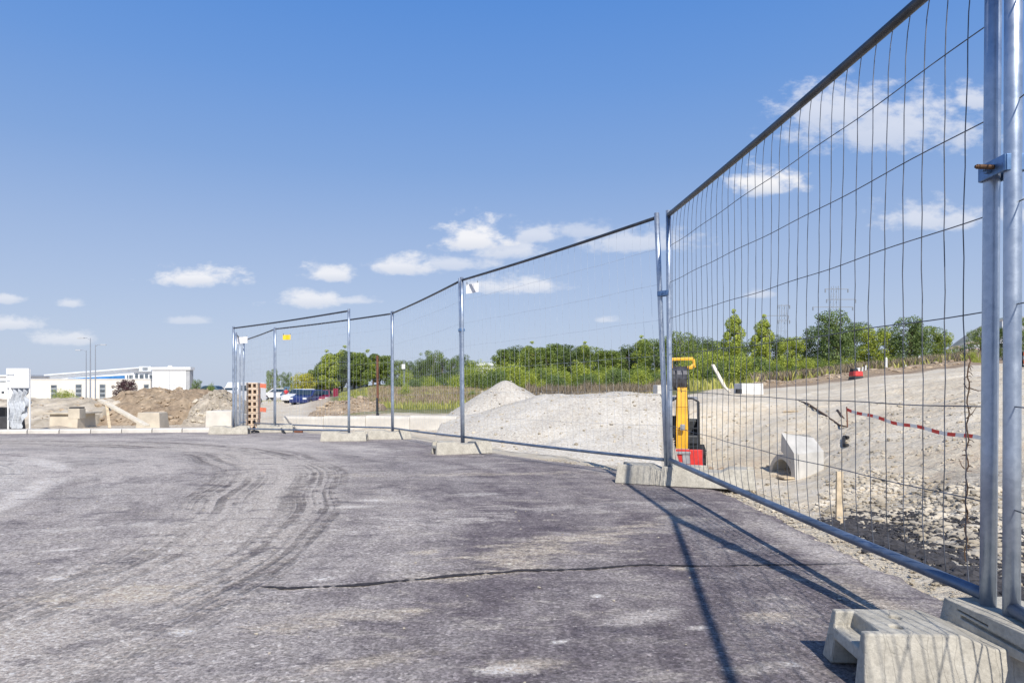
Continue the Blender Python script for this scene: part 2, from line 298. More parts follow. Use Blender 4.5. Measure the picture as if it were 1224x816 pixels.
# ------------------------------------------------------------------ mesh builder
class MB:
    def __init__(s): s.v = []; s.f = []; s.mi = []; s.k = 0
    def add(s, verts, faces, mi=0):
        o = len(s.v); s.v += [tuple(p) for p in verts]; s.f += [tuple(i+o for i in f) for f in faces]; s.mi += [mi]*len(faces); return s
    def box(s, c, d, rz=0, mi=0, taper=(1, 1), M=None):
        hx, hy, hz = d[0]/2, d[1]/2, d[2]/2; tx, ty = taper
        vs = [(-hx, -hy, -hz), (hx, -hy, -hz), (hx, hy, -hz), (-hx, hy, -hz), (-hx*tx, -hy*ty, hz), (hx*tx, -hy*ty, hz), (hx*tx, hy*ty, hz), (-hx*tx, hy*ty, hz)]
        R = Matrix.Rotation(rz, 4, 'Z') if M is None else M
        vs = [R @ Vector(p) + Vector(c) for p in vs]
        return s.add(vs, [(3, 2, 1, 0), (4, 5, 6, 7), (0, 1, 5, 4), (1, 2, 6, 5), (2, 3, 7, 6), (3, 0, 4, 7)], mi)
    def bar(s, a, b_, w, h, mi=0):
        a, b_ = Vector(a), Vector(b_); d = (b_-a); z = d.normalized()
        up = Vector((0, 0, 1)) if abs(z.z) < .9 else Vector((0, 1, 0))
        x = z.cross(up).normalized(); y = x.cross(z)
        vs = []
        for p in (a, b_):
            for sx, sy in ((-1, -1), (1, -1), (1, 1), (-1, 1)): vs.append(p + x*sx*w/2 + y*sy*h/2)
        return s.add(vs, [(0, 1, 2, 3), (7, 6, 5, 4), (0, 4, 5, 1), (1, 5, 6, 2), (2, 6, 7, 3), (3, 7, 4, 0)], mi)
    def tube(s, pts, r, n=8, mi=0, cap=True):
        pts = [Vector(p) for p in pts]; rs = r if isinstance(r, (list, tuple)) else [r]*len(pts)
        o = len(s.v); vs = []; fs = []
        t0 = (pts[1]-pts[0]).normalized(); ref = Vector((0, 0, 1)) if abs(t0.z) < .9 else Vector((1, 0, 0))
        for i, p in enumerate(pts):
            t = (pts[min(i+1, len(pts)-1)]-pts[max(i-1, 0)]).normalized()
            x = t.cross(ref).normalized(); y = t.cross(x)
            for k in range(n):
                a = 2*math.pi*k/n; vs.append(p + (x*math.cos(a)+y*math.sin(a))*rs[i])
        for i in range(len(pts)-1):
            for k in range(n): fs.append((i*n+k, i*n+(k+1) % n, (i+1)*n+(k+1) % n, (i+1)*n+k))
        if cap: fs.append(tuple(range(n-1, -1, -1))); fs.append(tuple((len(pts)-1)*n+k for k in range(n)))
        return s.add(vs, fs, mi)
    def cyl(s, a, b_, r, n=16, mi=0, r2=None): return s.tube([a, b_], [r, r if r2 is None else r2], n, mi)
    def prism(s, prof, y0, y1, mi=0):       # profile in XZ extruded along Y
        n = len(prof); vs = [(x, y0, z) for x, z in prof]+[(x, y1, z) for x, z in prof]
        fs = [tuple(range(n)), tuple(range(2*n-1, n-1, -1))]+[(i, i+n, (i+1) % n+n, (i+1) % n) for i in range(n)]
        return s.add(vs, fs, mi)
    def build(s, name, mats, parent=None, loc=None, smooth=False, bevel=0, fixn=True):
        me = bpy.data.meshes.new(name); me.from_pydata(s.v, [], s.f)
        if not isinstance(mats, (list, tuple)): mats = [mats]
        for mm in mats: me.materials.append(MATS[mm])
        if len(mats) > 1: me.polygons.foreach_set('material_index', s.mi)
        if fixn:
            bm = bmesh.new(); bm.from_mesh(me); bmesh.ops.recalc_face_normals(bm, faces=bm.faces); bm.to_mesh(me); bm.free()
        if smooth: me.polygons.foreach_set('use_smooth', [True]*len(me.polygons))
        o = bpy.data.objects.new(name, me); COL.objects.link(o)
        if parent: o.parent = parent
        if loc: o.location = loc
        if bevel:
            b = o.modifiers.new('bevel', 'BEVEL'); b.width = bevel; b.segments = 2; b.limit_method = 'ANGLE'
        return o
def tag(o, label, cat, group=None, kind=None):
    if label: o['label'] = label
    if cat: o['category'] = cat
    if group: o['group'] = group
    if kind: o['kind'] = kind
    return o
def empty(name, loc, rz=0):
    o = bpy.data.objects.new(name, None); o.location = loc; o.rotation_euler = (0, 0, rz); o.empty_display_size = .1; COL.objects.link(o); return o
def copy_tree(o, parent=None):
    c = o.copy(); COL.objects.link(c)
    if parent: c.parent = parent
    for ch in [q for q in bpy.data.objects if q.parent == o]: copy_tree(ch, c)
    return c
def struct(o): o['kind'] = 'structure'; return o

# ------------------------------------------------------------------ terrain
def roadz(y):
    y = np.asarray(y, float)
    return 0.015*sm(2, 5.5, y) - 0.0175*np.maximum(0, np.minimum(y, 40)-6.5)*sm(5.5, 8, y)
FL = np.array([(-0.45, -8.0), (0.95, -1.6), (1.36, 1.9), (1.24, 5.5), (-0.63, 8.6), (-2.05, 11.8), (-4.87, 14.4), (-9, 15.2), (-30, 15.6)])
def sdist(x, y):
    x = np.asarray(x, float); y = np.asarray(y, float); best = np.full(np.broadcast(x, y).shape, 1e9); sg = np.zeros_like(best)
    for (ax, ay), (bx, by) in zip(FL[:-1], FL[1:]):
        vx, vy = bx-ax, by-ay; L2 = vx*vx+vy*vy
        t = np.clip(((x-ax)*vx+(y-ay)*vy)/L2, 0, 1)
        d = np.hypot(x-(ax+t*vx), y-(ay+t*vy)); s = np.sign((x-ax)*vy-(y-ay)*vx)
        m = d < best-1e-9; best = np.where(m, d, best); sg = np.where(m, s, sg)
    return best*sg                      # >0 : outside the road
COLS = np.array([-900, 0, 200, 350, 450, 550, 650, 760, 800, 850, 950, 1060, 1170, 1300, 2400])
DEP = np.array([2, 4, 6, 8, 10, 13, 16, 18, 20, 25, 35, 50, 80, 130, 300, 900, 4000])
left = [-.1, -.1, -.1, -.1, -.1, -.15, -.25, -.35, -.45, -.6, -.8, -.9, -1.1, -1.6, -2, -3, -3]
T = np.array([left, left, left,
    [-.1, -.1, -.1, -.1, -.1, -.15, -.2, -.25, -.3, -.4, -.6, -.8, -1.0, -1.5, -2, -3, -3],
    [-.1, -.1, -.1, -.1, -.1, -.15, -.15, -.12, -.1, -.1, 0, .45, .9, 1.2, 1, 0, -3],
    [-.1, -.1, -.1, -.1, -.15, -.2, -.2, -.2, -.15, -.1, .1, .45, .9, 1.2, 1, 0, -3],
    [-.1, -.1, -.1, -.15, -.35, -.5, -.6, -.5, -.3, 0, .2, .4, .9, 1.2, 1, 0, -3],
    [-.1, -.1, -.15, -.3, -.6, -.9, -.8, -.4, 0, .25, .3, .4, .9, 1.2, 1, 0, -3],
    [-.1, -.1, -.15, -.6, -1, -1.02, -1.02, -.85, .2, .4, .45, .6, 1, 1.5, 1.5, 0, -3],
    [-.2, -.3, -.6, -.95, -1, -1.0, -1.0, -.7, .36, .5, .6, .8, 1.3, 1.8, 1.5, 0, -3],
    [-.3, -.5, -.8, -1, -1, -.98, -.5, 0, .36, .62, .95, 1.3, 1.9, 2.6, 3, 0, -3],
    [-.3, -.6, -.85, -.95, -.82, -.3, .2, .5, .72, 1.06, 1.5, 2.0, 2.6, 4, 5, 0, -3],
    [-.3, -.6, -.80, -.72, -.42, .12, .6, .85, 1.06, 1.46, 2.0, 2.6, 3.3, 5, 6, 0, -3],
    [-.3, -.6, -.75, -.6, -.2, .35, .8, 1.1, 1.4, 1.8, 2.4, 3.0, 4, 6, 7, 0, -3],
    [-.3, -.6, -.7, -.5, 0, .5, 1, 1.4, 1.7, 2.2, 2.8, 3.6, 5, 7, 8, 0, -3]])
def terr(x, y, micro=True):
    x = np.asarray(x, float); y = np.asarray(y, float)
    yy = np.maximum(y, 2.0); px = np.clip(612+F*x/yy, -899, 2399)
    i = np.clip(np.searchsorted(COLS, px)-1, 0, len(COLS)-2); fx = (px-COLS[i])/(COLS[i+1]-COLS[i])
    ly = np.log(np.clip(yy, 2.0001, 3990)); ld = np.log(DEP); j = np.clip(np.searchsorted(ld, ly)-1, 0, len(DEP)-2)
    fy = (ly-ld[j])/(ld[j+1]-ld[j]); fx = fx*fx*(3-2*fx)*.5+fx*.5; fy = fy*fy*(3-2*fy)*.5+fy*.5
    z = (T[i, j]*(1-fx)+T[i+1, j]*fx)*(1-fy)+(T[i, j+1]*(1-fx)+T[i+1, j+1]*fx)*fy
    d = sdist(x, y); k = sm(.62, 1.7, d); rz = roadz(y)-.035
    z = rz*(1-k)+z*k
    if micro:
        amp = .0*d+np.clip((d-.5)*.12, 0, .09)*(1+np.clip(y-30, 0, 100)/60)
        nz = np.vectorize(lambda a, b: mn.fractal(Vector((a*.9, b*.9, 3)), .8, 2.1, 6))(x, y)
        z = z+nz*amp
    return z
def grid_mesh(name, xs, ys, zf, mat, smooth=True):
    XX, YY = np.meshgrid(xs, ys); ZZ = zf(XX, YY); nx, ny = len(xs), len(ys)
    co = np.stack([XX, YY, ZZ], -1).reshape(-1, 3)
    idx = np.arange(nx*ny).reshape(ny, nx)
    q = np.stack([idx[:-1, :-1], idx[:-1, 1:], idx[1:, 1:], idx[1:, :-1]], -1).reshape(-1, 4)
    me = bpy.data.meshes.new(name); me.from_pydata(co.tolist(), [], q.tolist()); me.materials.append(MATS[mat])
    if smooth: me.polygons.foreach_set('use_smooth', [True]*len(me.polygons))
    o = bpy.data.objects.new(name, me); COL.objects.link(o); return o, co
def sinhs(c, h0, n, far):
    t = np.linspace(0, 1, n); k = np.arcsinh(far/h0) ; return c+h0*np.sinh(t*k)
xr = sinhs(0, 6.0, 190, 2500); xs = np.concatenate([-xr[1:][::-1], xr])
ys = np.concatenate([np.linspace(-30, 0, 16)[:-1], np.linspace(0, 24, 330)[:-1], 24+sinhs(0, 22, 110, 3900)])
ter, co = grid_mesh('ground', xs, ys, terr, 'terrain'); struct(ter)
x, y, z = co.T; yy = np.maximum(y, 2); px = 612+F*x/yy
z_grass = sm(378, 420, px)*(1-sm(820, 870, px))*sm(24, 34, y)+sm(60, 90, y)*sm(700, 800, px)
z_grass = np.clip(z_grass+.75*sm(385, 420, px)*(1-sm(560, 600, px))*sm(18, 26, y), 0, 1)
z_soil = np.clip((1-sm(250, 380, px))*sm(15.5, 17, y)*.45 + sm(880, 915, px)*sm(27, 32, y)*.95*(1-sm(60, 90, y)) + .5*sm(330, 380, px)*(1-sm(450, 500, px))*sm(17, 22, y), 0, 1)
dd = sdist(x, y)
z_rub = np.clip(sm(940, 1010, px)*sm(.9, 1.7, dd)*(1-sm(8.5, 11, y)) + .35*sm(.3, .6, dd)*(1-sm(1.0, 1.6, dd)), 0, 1)
ca = ter.data.color_attributes.new('zone', 'FLOAT_COLOR', 'POINT')
ca.data.foreach_set('color', np.stack([z_grass, z_soil, z_rub, np.ones_like(x)], -1).astype(np.float32).ravel())

# road sheet: a crumbled right-hand edge a little outside the fence
ROW = []
def road_right(y):
    e = np.interp(y, [-20, -1.6, 1.9, 5.5, 8.6, 11.8, 13.6], [-3.2, 1.35, 1.66, 1.62, -.2, -1.75, -4.1])
    return e + .05*mn.fractal(Vector((y*3, 1, 0)), .8, 2, 5) + .02*mn.noise(Vector((y*23, 5, 0)))
vs = []; fs = []; ny = 700; nx = 40
yl = np.concatenate([np.linspace(-20, 0, 40)[:-1], np.linspace(0, 13.9, ny)])
for yv in yl:
    xr_ = road_right(yv)
    for k in range(nx+1):
        xx = -60+(xr_+60)*(1-(1-k/nx)**2.2)
        edge = math.exp(-max(0, xr_-xx)/.04)*.03
        vs.append((xx, yv, float(roadz(yv))-edge+.006*mn.noise(Vector((xx*.8, yv*.8, 0)))))
for a in range(len(yl)-1):
    for k in range(nx): i0 = a*(nx+1)+k; fs.append((i0, i0+1, i0+nx+2, i0+nx+1))
rd = MB(); rd.add(vs, fs); struct(rd.build('road', 'asphalt', smooth=True, fixn=False))

# seam crack across the road
ck = MB(); pts = []
ctrl = [(295, 701), (345, 704), (430, 700), (530, 690), (580, 686), (620, 683), (700, 681), (775, 676), (830, 678), (900, 677), (980, 676), (1060, 673)]
cx = [XP(a, CAMH*F/(b_-462)) for a, b_ in ctrl]; cy = [CAMH*F/(b_-462) for a, b_ in ctrl]
n = 420; vs = []
for i in range(n+1):
    xx = cx[0]+(cx[-1]-cx[0])*i/n; yv = np.interp(xx, cx, cy)+.010*mn.fractal(Vector((xx*7, 0, 0)), .7, 2, 5)
    w = (.0085+.010*mn.noise(Vector((xx*6, 3, 0)))+.009*mn.noise(Vector((xx*40, 7, 0))))*min(1, i/30, (n-i)/90+.15)
    w = max(w, .0012)*(1.6 if -1.0 < xx < .5 else .8)
    zz = float(roadz(yv))+.006*mn.noise(Vector((xx*.8, yv*.8, 0)))+.004
    vs += [(xx, yv-w, zz), (xx, yv+w*.8, zz)]
ck.add(vs, [(2*i, 2*i+2, 2*i+3, 2*i+1) for i in range(n)]); struct(ck.build('road_crack', 'crack_fill', fixn=False))

# ------------------------------------------------------------------ scatter helper (stuff)
def rock_proto(seed):
    bm = bmesh.new(); bmesh.ops.create_icosphere(bm, subdivisions=1, radius=1); r_ = random.Random(seed)
    for v_ in bm.verts: v_.co *= r_.uniform(.65, 1.2); v_.co.z *= .7
    v_ = np.array([p.co for p in bm.verts]); f_ = np.array([[q.index for q in ff.verts] for ff in bm.faces]); bm.free(); return v_, f_
RP = [rock_proto(i) for i in range(7)]
def rocks(name, pts, sizes, mat):
    V = []; Fc = []; o = 0
    for (p, s) in zip(pts, sizes):
        v_, f_ = RP[rng.integers(7)]; a = rng.uniform(0, 6.28); c_, s_ = math.cos(a), math.sin(a)
        R = np.array([[c_, -s_, 0], [s_, c_, 0], [0, 0, 1]]); sc_ = np.array([rng.uniform(.7, 1.4), rng.uniform(.7, 1.2), rng.uniform(.6, 1.1)])*s
        V.append((v_*sc_)@R.T+np.array(p)); Fc.append(f_+o); o += len(v_)
    me = bpy.data.meshes.new(name); me.from_pydata(np.concatenate(V).tolist(), [], np.concatenate(Fc).tolist()); me.materials.append(MATS[mat])
    ob = bpy.data.objects.new(name, me); COL.objects.link(ob); return ob
# crushed stone on the near bank
pts = []; sz = []
while len(pts) < 5200:
    Y_ = rng.uniform(1.6, 10.5); d_ = rng.uniform(.9, 4.5)**1.0; X_ = np.interp(Y_, [1.9, 5.5, 10.5], [1.36, 1.24, 1.2])+d_
    pxx = 612+F*X_/Y_
    if pxx < 930 and rng.random() < .85: continue
    s = .008+.035*rng.random()**4; pts.append((X_, Y_, 0)); sz.append(s)
A = np.array(pts); A[:, 2] = terr(A[:, 0], A[:, 1])
tag(rocks('rubble', A.tolist(), sz, 'crushed_stone'), 'pale crushed stones lying on the bank below the near fence panel', 'rubble', kind='stuff')
def ground_at(px_, py_, y0=2.2, y1=60):
    Y_ = y0*(y1/y0)**np.linspace(0, 1, 260); Z_ = CAMH-(py_-462)/F*Y_; G_ = terr(XP(px_, Y_), Y_, False); h_ = np.nonzero(Z_ < G_)[0]
    return (XP(px_, Y_[h_[0]]), Y_[h_[0]], G_[h_[0]]) if len(h_) else None
def patch_rocks(name, n_, poly_top, poly_bot, mat, s0, s1, label, cat, thr=-.2):
    px0, px1 = poly_top[0][0], poly_top[-1][0]; pts = []; sz = []
    for _ in range(n_):
        a = rng.uniform(px0, px1); t_ = np.interp(a, *zip(*poly_top)); b__ = np.interp(a, *zip(*poly_bot)); g_ = ground_at(a, rng.uniform(t_, b__))
        if g_ is None: continue
        if mn.noise(Vector((g_[0]*3, g_[1]*3, 4))) < thr: continue
        x_, y_ = g_[0]+rng.normal(0, .06), g_[1]+rng.normal(0, .08); pts.append((x_, y_, float(terr(x_, y_))+.004)); sz.append(s0+(s1-s0)*rng.random()**3)
    return tag(rocks(name, pts, sz, mat), label, cat, kind='stuff')
patch_rocks('asphalt_crumbs', 9500, [(1003, 614), (1040, 608), (1090, 614), (1230, 628)], [(1003, 628), (1060, 655), (1165, 700), (1230, 735)], 'asphalt_crumb', .009, .045, 'black broken asphalt crumbs strewn down the bank beside the road', 'asphalt crumbs')
patch_rocks('broken_stone', 3800, [(985, 585), (1040, 562), (1100, 575), (1230, 590)], [(985, 615), (1040, 618), (1090, 640), (1230, 680)], 'crushed_stone', .004, .07, 'larger cream stones on the bank above the black crumbs', 'stones', -.5)
patch_rocks('slope_stones', 2600, [(845, 490), (950, 485), (1060, 480), (1175, 465)], [(845, 590), (950, 600), (1060, 560), (1175, 560)], 'crushed_stone', .008, .05, 'small stones scattered over the pale slope', 'stones', 0)
pts = []; sz = []
for _ in range(2600):
    Y_ = rng.uniform(1.3, 8); e = road_right(Y_); X_ = e+abs(rng.normal(.0, .16))-.03; pts.append((X_, Y_, float(roadz(Y_))-.025)); sz.append(.003+.012*rng.random()**3)
tag(rocks('shoulder_grit', pts, sz, 'crushed_stone'), 'loose grey grit along the crumbled edge of the road', 'grit', kind='stuff')
pts = []; sz = []
for _ in range(420):
    Y_ = 1.3+rng.random()**1.5*7; X_ = rng.uniform(-3, 1.4); pts.append((X_, Y_, float(roadz(Y_))+.003)); sz.append(.002+.006*rng.random()**4)
tag(rocks('road_grit', pts, sz, 'crushed_stone'), 'tiny loose stones scattered over the dusty asphalt', 'grit', kind='stuff')

# ------------------------------------------------------------------ heaps
def heap(name, x0, x1, y0, y1, n, zf, mat, label, cat='heap', group=None, amp=.05, freq=2.0, stones=0, smat='dirt_clod', ssz=(.03, .12)):
    cx_, cy_ = (x0+x1)/2, (y0+y1)/2
    def f(XX, YY):
        z_ = zf(XX, YY); nz = np.vectorize(lambda a, b: mn.fractal(Vector((a*freq, b*freq, 9)), .75, 2.1, 6))(XX, YY)
        t = terr(XX, YY, False); up = sm(0, .3, z_-t)
        z_ = z_+nz*amp*up
        edge = np.minimum(np.minimum(XX-x0, x1-XX), np.minimum(YY-y0, y1-YY)); return np.where(edge < 1e-6, t-.4, z_)
    ar = (x1-x0)/(y1-y0); o, co_ = grid_mesh(name, np.linspace(x0, x1, int(n*max(ar, 1))), np.linspace(y0, y1, int(n/min(ar, 1))), f, mat)
    tag(o, label, cat, group)
    if stones:
        ok = [i for i in range(len(co_)) if co_[i][2] > terr(co_[i][0], co_[i][1], False)+.04]
        pk = [co_[i]+rng.normal(0, .03, 3)*[1, 1, .2] for i in rng.choice(ok, stones)]
        s_ = [ssz[0]+(ssz[1]-ssz[0])*rng.random()**3 for _ in pk]
        r_ = rocks('clod', pk, s_, smat); r_.parent = o; r_['kind'] = 'stuff'
    return o
def cone(XX, YY, cx_, cy_, top, slope, base=-1.2, asp=1.0, rnd=.35, ang=0):
    c_, s_ = math.cos(ang), math.sin(ang); u = (XX-cx_)*c_+(YY-cy_)*s_; v_ = -(XX-cx_)*s_+(YY-cy_)*c_
    d_ = np.sqrt((u/asp)**2+v_**2+rnd**2)-rnd; return top-slope*d_
heap('gravel_pile', -3.4, 2.4, 12.4, 20.5, 90, lambda X_, Y_: np.maximum(cone(X_, Y_, -.14, 16.4, .93, .64, rnd=.18), cone(X_, Y_, -.1, 15.6, .15, .30, asp=1.4)), 'gravel', 'tall cone of pale gravel with a rounded peak', 'gravel pile', 'gravel piles behind the fence', .028, 2.2, 900, 'crushed_stone', (.008, .045))
heap('gravel_pile', -1.6, 4.4, 9.0, 20.5, 100, lambda X_, Y_: np.maximum(np.minimum(cone(X_, Y_, 2.6, 15.8, .98, .50, asp=1.75, ang=.2, rnd=.5), .61+.025*np.sin(X_*3)+.03*np.sin(Y_*2)), cone(X_, Y_, 2.0, 14.2, .20, .30, asp=1.2))-3.5*np.maximum(0, X_-.217*Y_), 'gravel', 'long low gravel pile beside the small excavator', 'gravel pile', 'gravel piles behind the fence', .03, 2.0, 1400, 'crushed_stone', (.008, .045))
XL = XP
heap('dirt_heap', XP(120, 27), XP(258, 27), 23.5, 31, 80, lambda X_, Y_: np.maximum.reduce([cone(X_, Y_, XP(190, 27), 27, .74, .55, asp=1.7, rnd=.4), cone(X_, Y_, XP(222, 27), 27.4, .70, .6, asp=1.5), cone(X_, Y_, XP(165, 26), 26.4, .1, .5, asp=1.6)]), 'dirt_heap', 'large brown dirt heap in front of the white cube building', 'dirt heap', 'dirt heaps on the left', .22, 1.6, 420, 'dirt_clod', (.03, .17))
simple('pale_earth', (0.50, 0.42, 0.31), 0.95, 0, 0.2, 1.5, c2=(0.66, 0.58, 0.46), bmp=0.05, bscale=8)
heap('earth_mound', XP(-60, 26), XP(150, 26), 22.6, 30.5, 90, lambda X_, Y_: np.maximum.reduce([cone(X_, Y_, XP(60, 26), 26.6, .34, .30, asp=2.6, rnd=.8), cone(X_, Y_, XP(110, 26), 26.2, .28, .32, asp=1.8, rnd=.6), cone(X_, Y_, XP(-10, 26), 26.4, .30, .3, asp=2.4, rnd=.6)]), 'pale_earth', 'long low pale earth mound behind the concrete slab on the left', 'earth mound', None, .12, 1.4, 260, 'dirt_clod', (.02, .12))
heap('dirt_heap', XP(238, 25), XP(288, 25), 23, 28, 80, lambda X_, Y_: np.maximum(cone(X_, Y_, XP(258, 25), 25.3, .66, .75, asp=1.1, rnd=.25), cone(X_, Y_, XP(270, 25), 25.6, .35, .7)), 'rubble_heap', 'smaller pale rubble heap left of the double fence post', 'dirt heap', 'dirt heaps on the left', .2, 2.2, 260, 'crushed_stone', (.03, .13))
heap('dirt_heap', XP(375, 25), XP(455, 25), 22.5, 29, 80, lambda X_, Y_: np.maximum(cone(X_, Y_, XP(425, 25.5), 25.6, .36, .5, asp=1.4, rnd=.3), cone(X_, Y_, XP(400, 25), 25, .02, .4, asp=1.5)), 'dirt_heap', 'low brown dirt heap in front of the grassy bank', 'dirt heap', 'dirt heaps on the left', .14, 2.2, 260, 'dirt_clod', (.03, .12))
heap('rubble_heap', XP(655, 27), XP(720, 27), 25, 30, 50, lambda X_, Y_: cone(X_, Y_, XP(690, 27), 27.3, .36, .3, asp=1.6), 'rubble_heap', 'low rubble heap seen in the gap between the gravel piles', 'rubble heap', None, .12, 2.5, 160, 'crushed_stone', (.04, .16))
heap('soil_ridge', XP(905, 33), XP(1170, 33), 31, 37, 40, lambda X_, Y_: terr(X_, Y_, False)-.15+.36*np.exp(-((Y_-34)/1.1)**2), 'dirt_heap', 'low brown soil ridge along the back of the pale plateau', 'soil ridge', None, .15, 1.2, 200, 'dirt_clod', (.04, .2))

# ------------------------------------------------------------------ fence feet
def boolean(o, cutters):
    for c_ in cutters:
        md = o.modifiers.new('b', 'BOOLEAN'); md.operation = 'DIFFERENCE'; md.object = c_; md.solver = 'EXACT'
    bv = o.modifiers.new('bev', 'BEVEL'); bv.width = .005; bv.segments = 2; bv.limit_method = 'ANGLE'; bv.angle_limit = math.radians(35)
    dg = bpy.context.evaluated_depsgraph_get(); me = bpy.data.meshes.new_from_object(o.evaluated_get(dg)); o.modifiers.clear(); o.data = me
    for c_ in cutters: bpy.data.objects.remove(c_)
LF = .72
def make_foot():
    m_ = MB()   # tapered block along local X, origin at its base centre
    prof = [(-.36, 0), (-.345, .150), (-.10, .150), (-.02, .118), (.10, .118), (.16, .150), (.345, .150), (.36, 0)]
    m_.prism(prof, -.14, .14)
    for i, p in enumerate(m_.v):
        k = p[2]/.15; s = 1-.26*k; m_.v[i] = (p[0], p[1]*s, p[2])
    o = m_.build('ballast_block', 'foot_concrete')
    cut = []
    def cb(c_, d_, rz=0, taper=(1, 1)): q = MB(); q.box(c_, d_, rz, taper=taper); cut.append(q.build('cut', 'foot_concrete'))
    for s in (-1, 1):
        cb((s*.345, 0, .155), (.10, .155, .10))           # top hand notch, leaves a ledge
        cb((s*.36, 0, .028), (.20, .150, .086))         # hollow under the ledge
    cb((0, 0, -.01), (.40, .19, .10))                     # underside relief
    for (hx, hy) in ((-.235, -.045), (-.20, .035), (.235, .03), (.20, -.04)):
        q = MB(); q.cyl((hx, hy, .135), (hx, hy, .17), .017, 14); cut.append(q.build('cut', 'foot_concrete'))
    boolean(o, cut)
    return o
foot = make_foot()
def place_foot(o, px, Y, rz, label, tilt=0, dx=0):
    f_ = o if not o.get('label') else o.copy()
    if f_ is not o: COL.objects.link(f_)
    x_ = XP(px, Y)+dx; f_.location = (x_, Y, float(roadz(Y))+.003); f_.rotation_euler = (0, tilt, math.radians(rz)); tag(f_, label, 'fence foot', 'concrete feet of the mobile fence'); return f_
f0 = place_foot(foot, 612, 1.885, -3, 'nearest concrete fence foot, its near end cut off by the picture corner', dx=1.275)
place_foot(foot, 792, 5.56, -24, 'concrete fence foot under the leaning double post')
place_foot(foot, 846, 5.42, -20, 'concrete fence foot lying right of the leaning double post')
place_foot(foot, 552, 8.42, 22, 'concrete fence foot under the post left of the gravel cone')
place_foot(foot, 466, 11.45, 8, 'concrete fence foot right of the pale slab foot, below the fifth post')
place_foot(foot, 412, 10.95, 4, 'concrete fence foot standing foremost under the white free post')
place_foot(foot, 330, 13.75, 5, 'concrete fence foot below the post beside the yellow tag')
place_foot(foot, 275, 13.1, 6, 'leftmost concrete fence foot at the end of the fence')
# crosswise block carrying the near posts
m_ = MB(); m_.box((0, 0, .036), (.22, .36, .072), taper=(.95, .93)); bb = m_.build('post_block', 'foot_concrete')
cut = []
q = MB(); q.box((-.108, -.02, .034), (.03, .23, .010), M=Matrix.Rotation(math.radians(3), 4, 'X')); cut.append(q.build('cut', 'foot_concrete'))
q = MB(); q.box((-.106, .05, .052), (.03, .12, .005), M=Matrix.Rotation(math.radians(3), 4, 'X')); cut.append(q.build('cut', 'foot_concrete'))
boolean(bb, cut); bb.location = (1.385, 1.86, .108); bb.rotation_euler = (0, 0, math.radians(3)); tag(bb, 'narrow concrete block lying crosswise under the two near posts', 'concrete block')

# ------------------------------------------------------------------ fence panels
def panel(near, far, label, r=.0212, seed=0, rh=None, nwires=34, wr=.0008, posts=True, tube='dark_tube'):
    (nb, ntp), (fb, ft) = near, far; rr = random.Random(seed)
    nb, ntp, fb, ft = map(Vector, (nb, ntp, fb, ft)); org = nb.copy(); rh = rh or (r*.86 if wr > .0013 else r*.66)
    root = empty('mobile_fence', org); tag(root, label, 'fence panel', 'mobile mesh fence panels')
    def q(s, t): return nb.lerp(fb, s).lerp(ntp.lerp(ft, s), t)-org
    for (a_, b_) in ((q(0, -.03), q(0, 1.008)), (q(1, -.03), q(1, 1.008))):
        k = MB(); k.tube([a_.lerp(b_, t) for t in (0, .25, .5, .75, 1)], r, 16); k.build('post', 'galvanised_steel', root, smooth=True)
    for t in (0.012, .99):
        k = MB(); pts_ = []
        for s in np.linspace(0, 1, 12): pts_.append(q(s, t)+Vector((0, 0, -.012*math.sin(math.pi*s)*(1 if t > .5 else .6))))
        k.tube(pts_, rh, 14); k.build('rail', tube if t > .5 else 'rail_steel', root, smooth=True)
    w = MB(); nrm = (fb-nb).cross(Vector((0, 0, 1))).normalized()
    ph = rr.uniform(0, 6)
    for i in range(1, nwires):
        s0 = i/nwires; pts_ = []; a1 = rr.gauss(0, .0020); a2 = rr.gauss(0, .0011); ph2 = rr.uniform(0, 6)
        for t in np.linspace(-.002, 1.0, 22):
            e = math.sin(math.pi*min(1, max(0, t)))**.7; kk = max(0, 1-min(max(t, 0), 1-t)/.07)
            ds = (a1*math.sin(math.pi*t)+a2*math.sin(t*7+ph2)*1.0+.0008*math.sin(t*44+i))*e
            pts_.append(q(s0+ds, max(t, -.004))+nrm*(.006*math.sin(t*5+ph+i*.2)*e+.003+rh*kk))
        w.tube(pts_, wr, 5, cap=False)
    for j in range(1, 7):
        t0 = .006+j/7; pts_ = [q(s, t0-.006*math.sin(math.pi*s)+.0012*math.sin(s*27+j))+nrm*(.006*math.sin(s*9+j)-.002) for s in np.linspace(0.0, 1.0, 40)]
        w.tube(pts_, wr*1.15, 5, cap=False)
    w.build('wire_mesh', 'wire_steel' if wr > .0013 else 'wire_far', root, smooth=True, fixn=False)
    return root
def post(px_t, py_t, px_b, py_b, Y, Yt=None): return (P(px_b, py_b, Y), P(px_t, py_t, Yt or Y))
p0 = post(1188, -84, 1181, 722, 1.95)
p1a = post(799, 254, 801, 553, 5.45); p1b = post(785, 257, 797, 553, 5.52)
p2a = post(552, 333, 553.5, 524, 8.6); p2b = post(549.8, 334, 552.6, 524, 8.67)
p3a = post(469, 373, 469.5, 513, 11.7)
p4 = post(329, 392, 329, 508, 14.1); p5 = post(287, 407, 286.5, 505, 16.7)
p6 = post(417, 370, 417, 516, 11.1); p7 = post(279, 391, 279, 513, 13.4)
p8 = post(282, 398, 282, 511, 14.3)
panel(p0, p1a, 'large near fence panel filling the right of the picture', seed=1, wr=.0017)
panel(p1b, p2a, 'fence panel in front of the gravel piles', seed=2)
panel(p2b, p3a, 'fence panel between the gravel cone and the fifth post', seed=3)
panel((p3a[0]+Vector((-.02, .06, 0)), p3a[1]+Vector((-.02, .06, 0))), p4, 'rear fence panel carrying the yellow tag', seed=4)
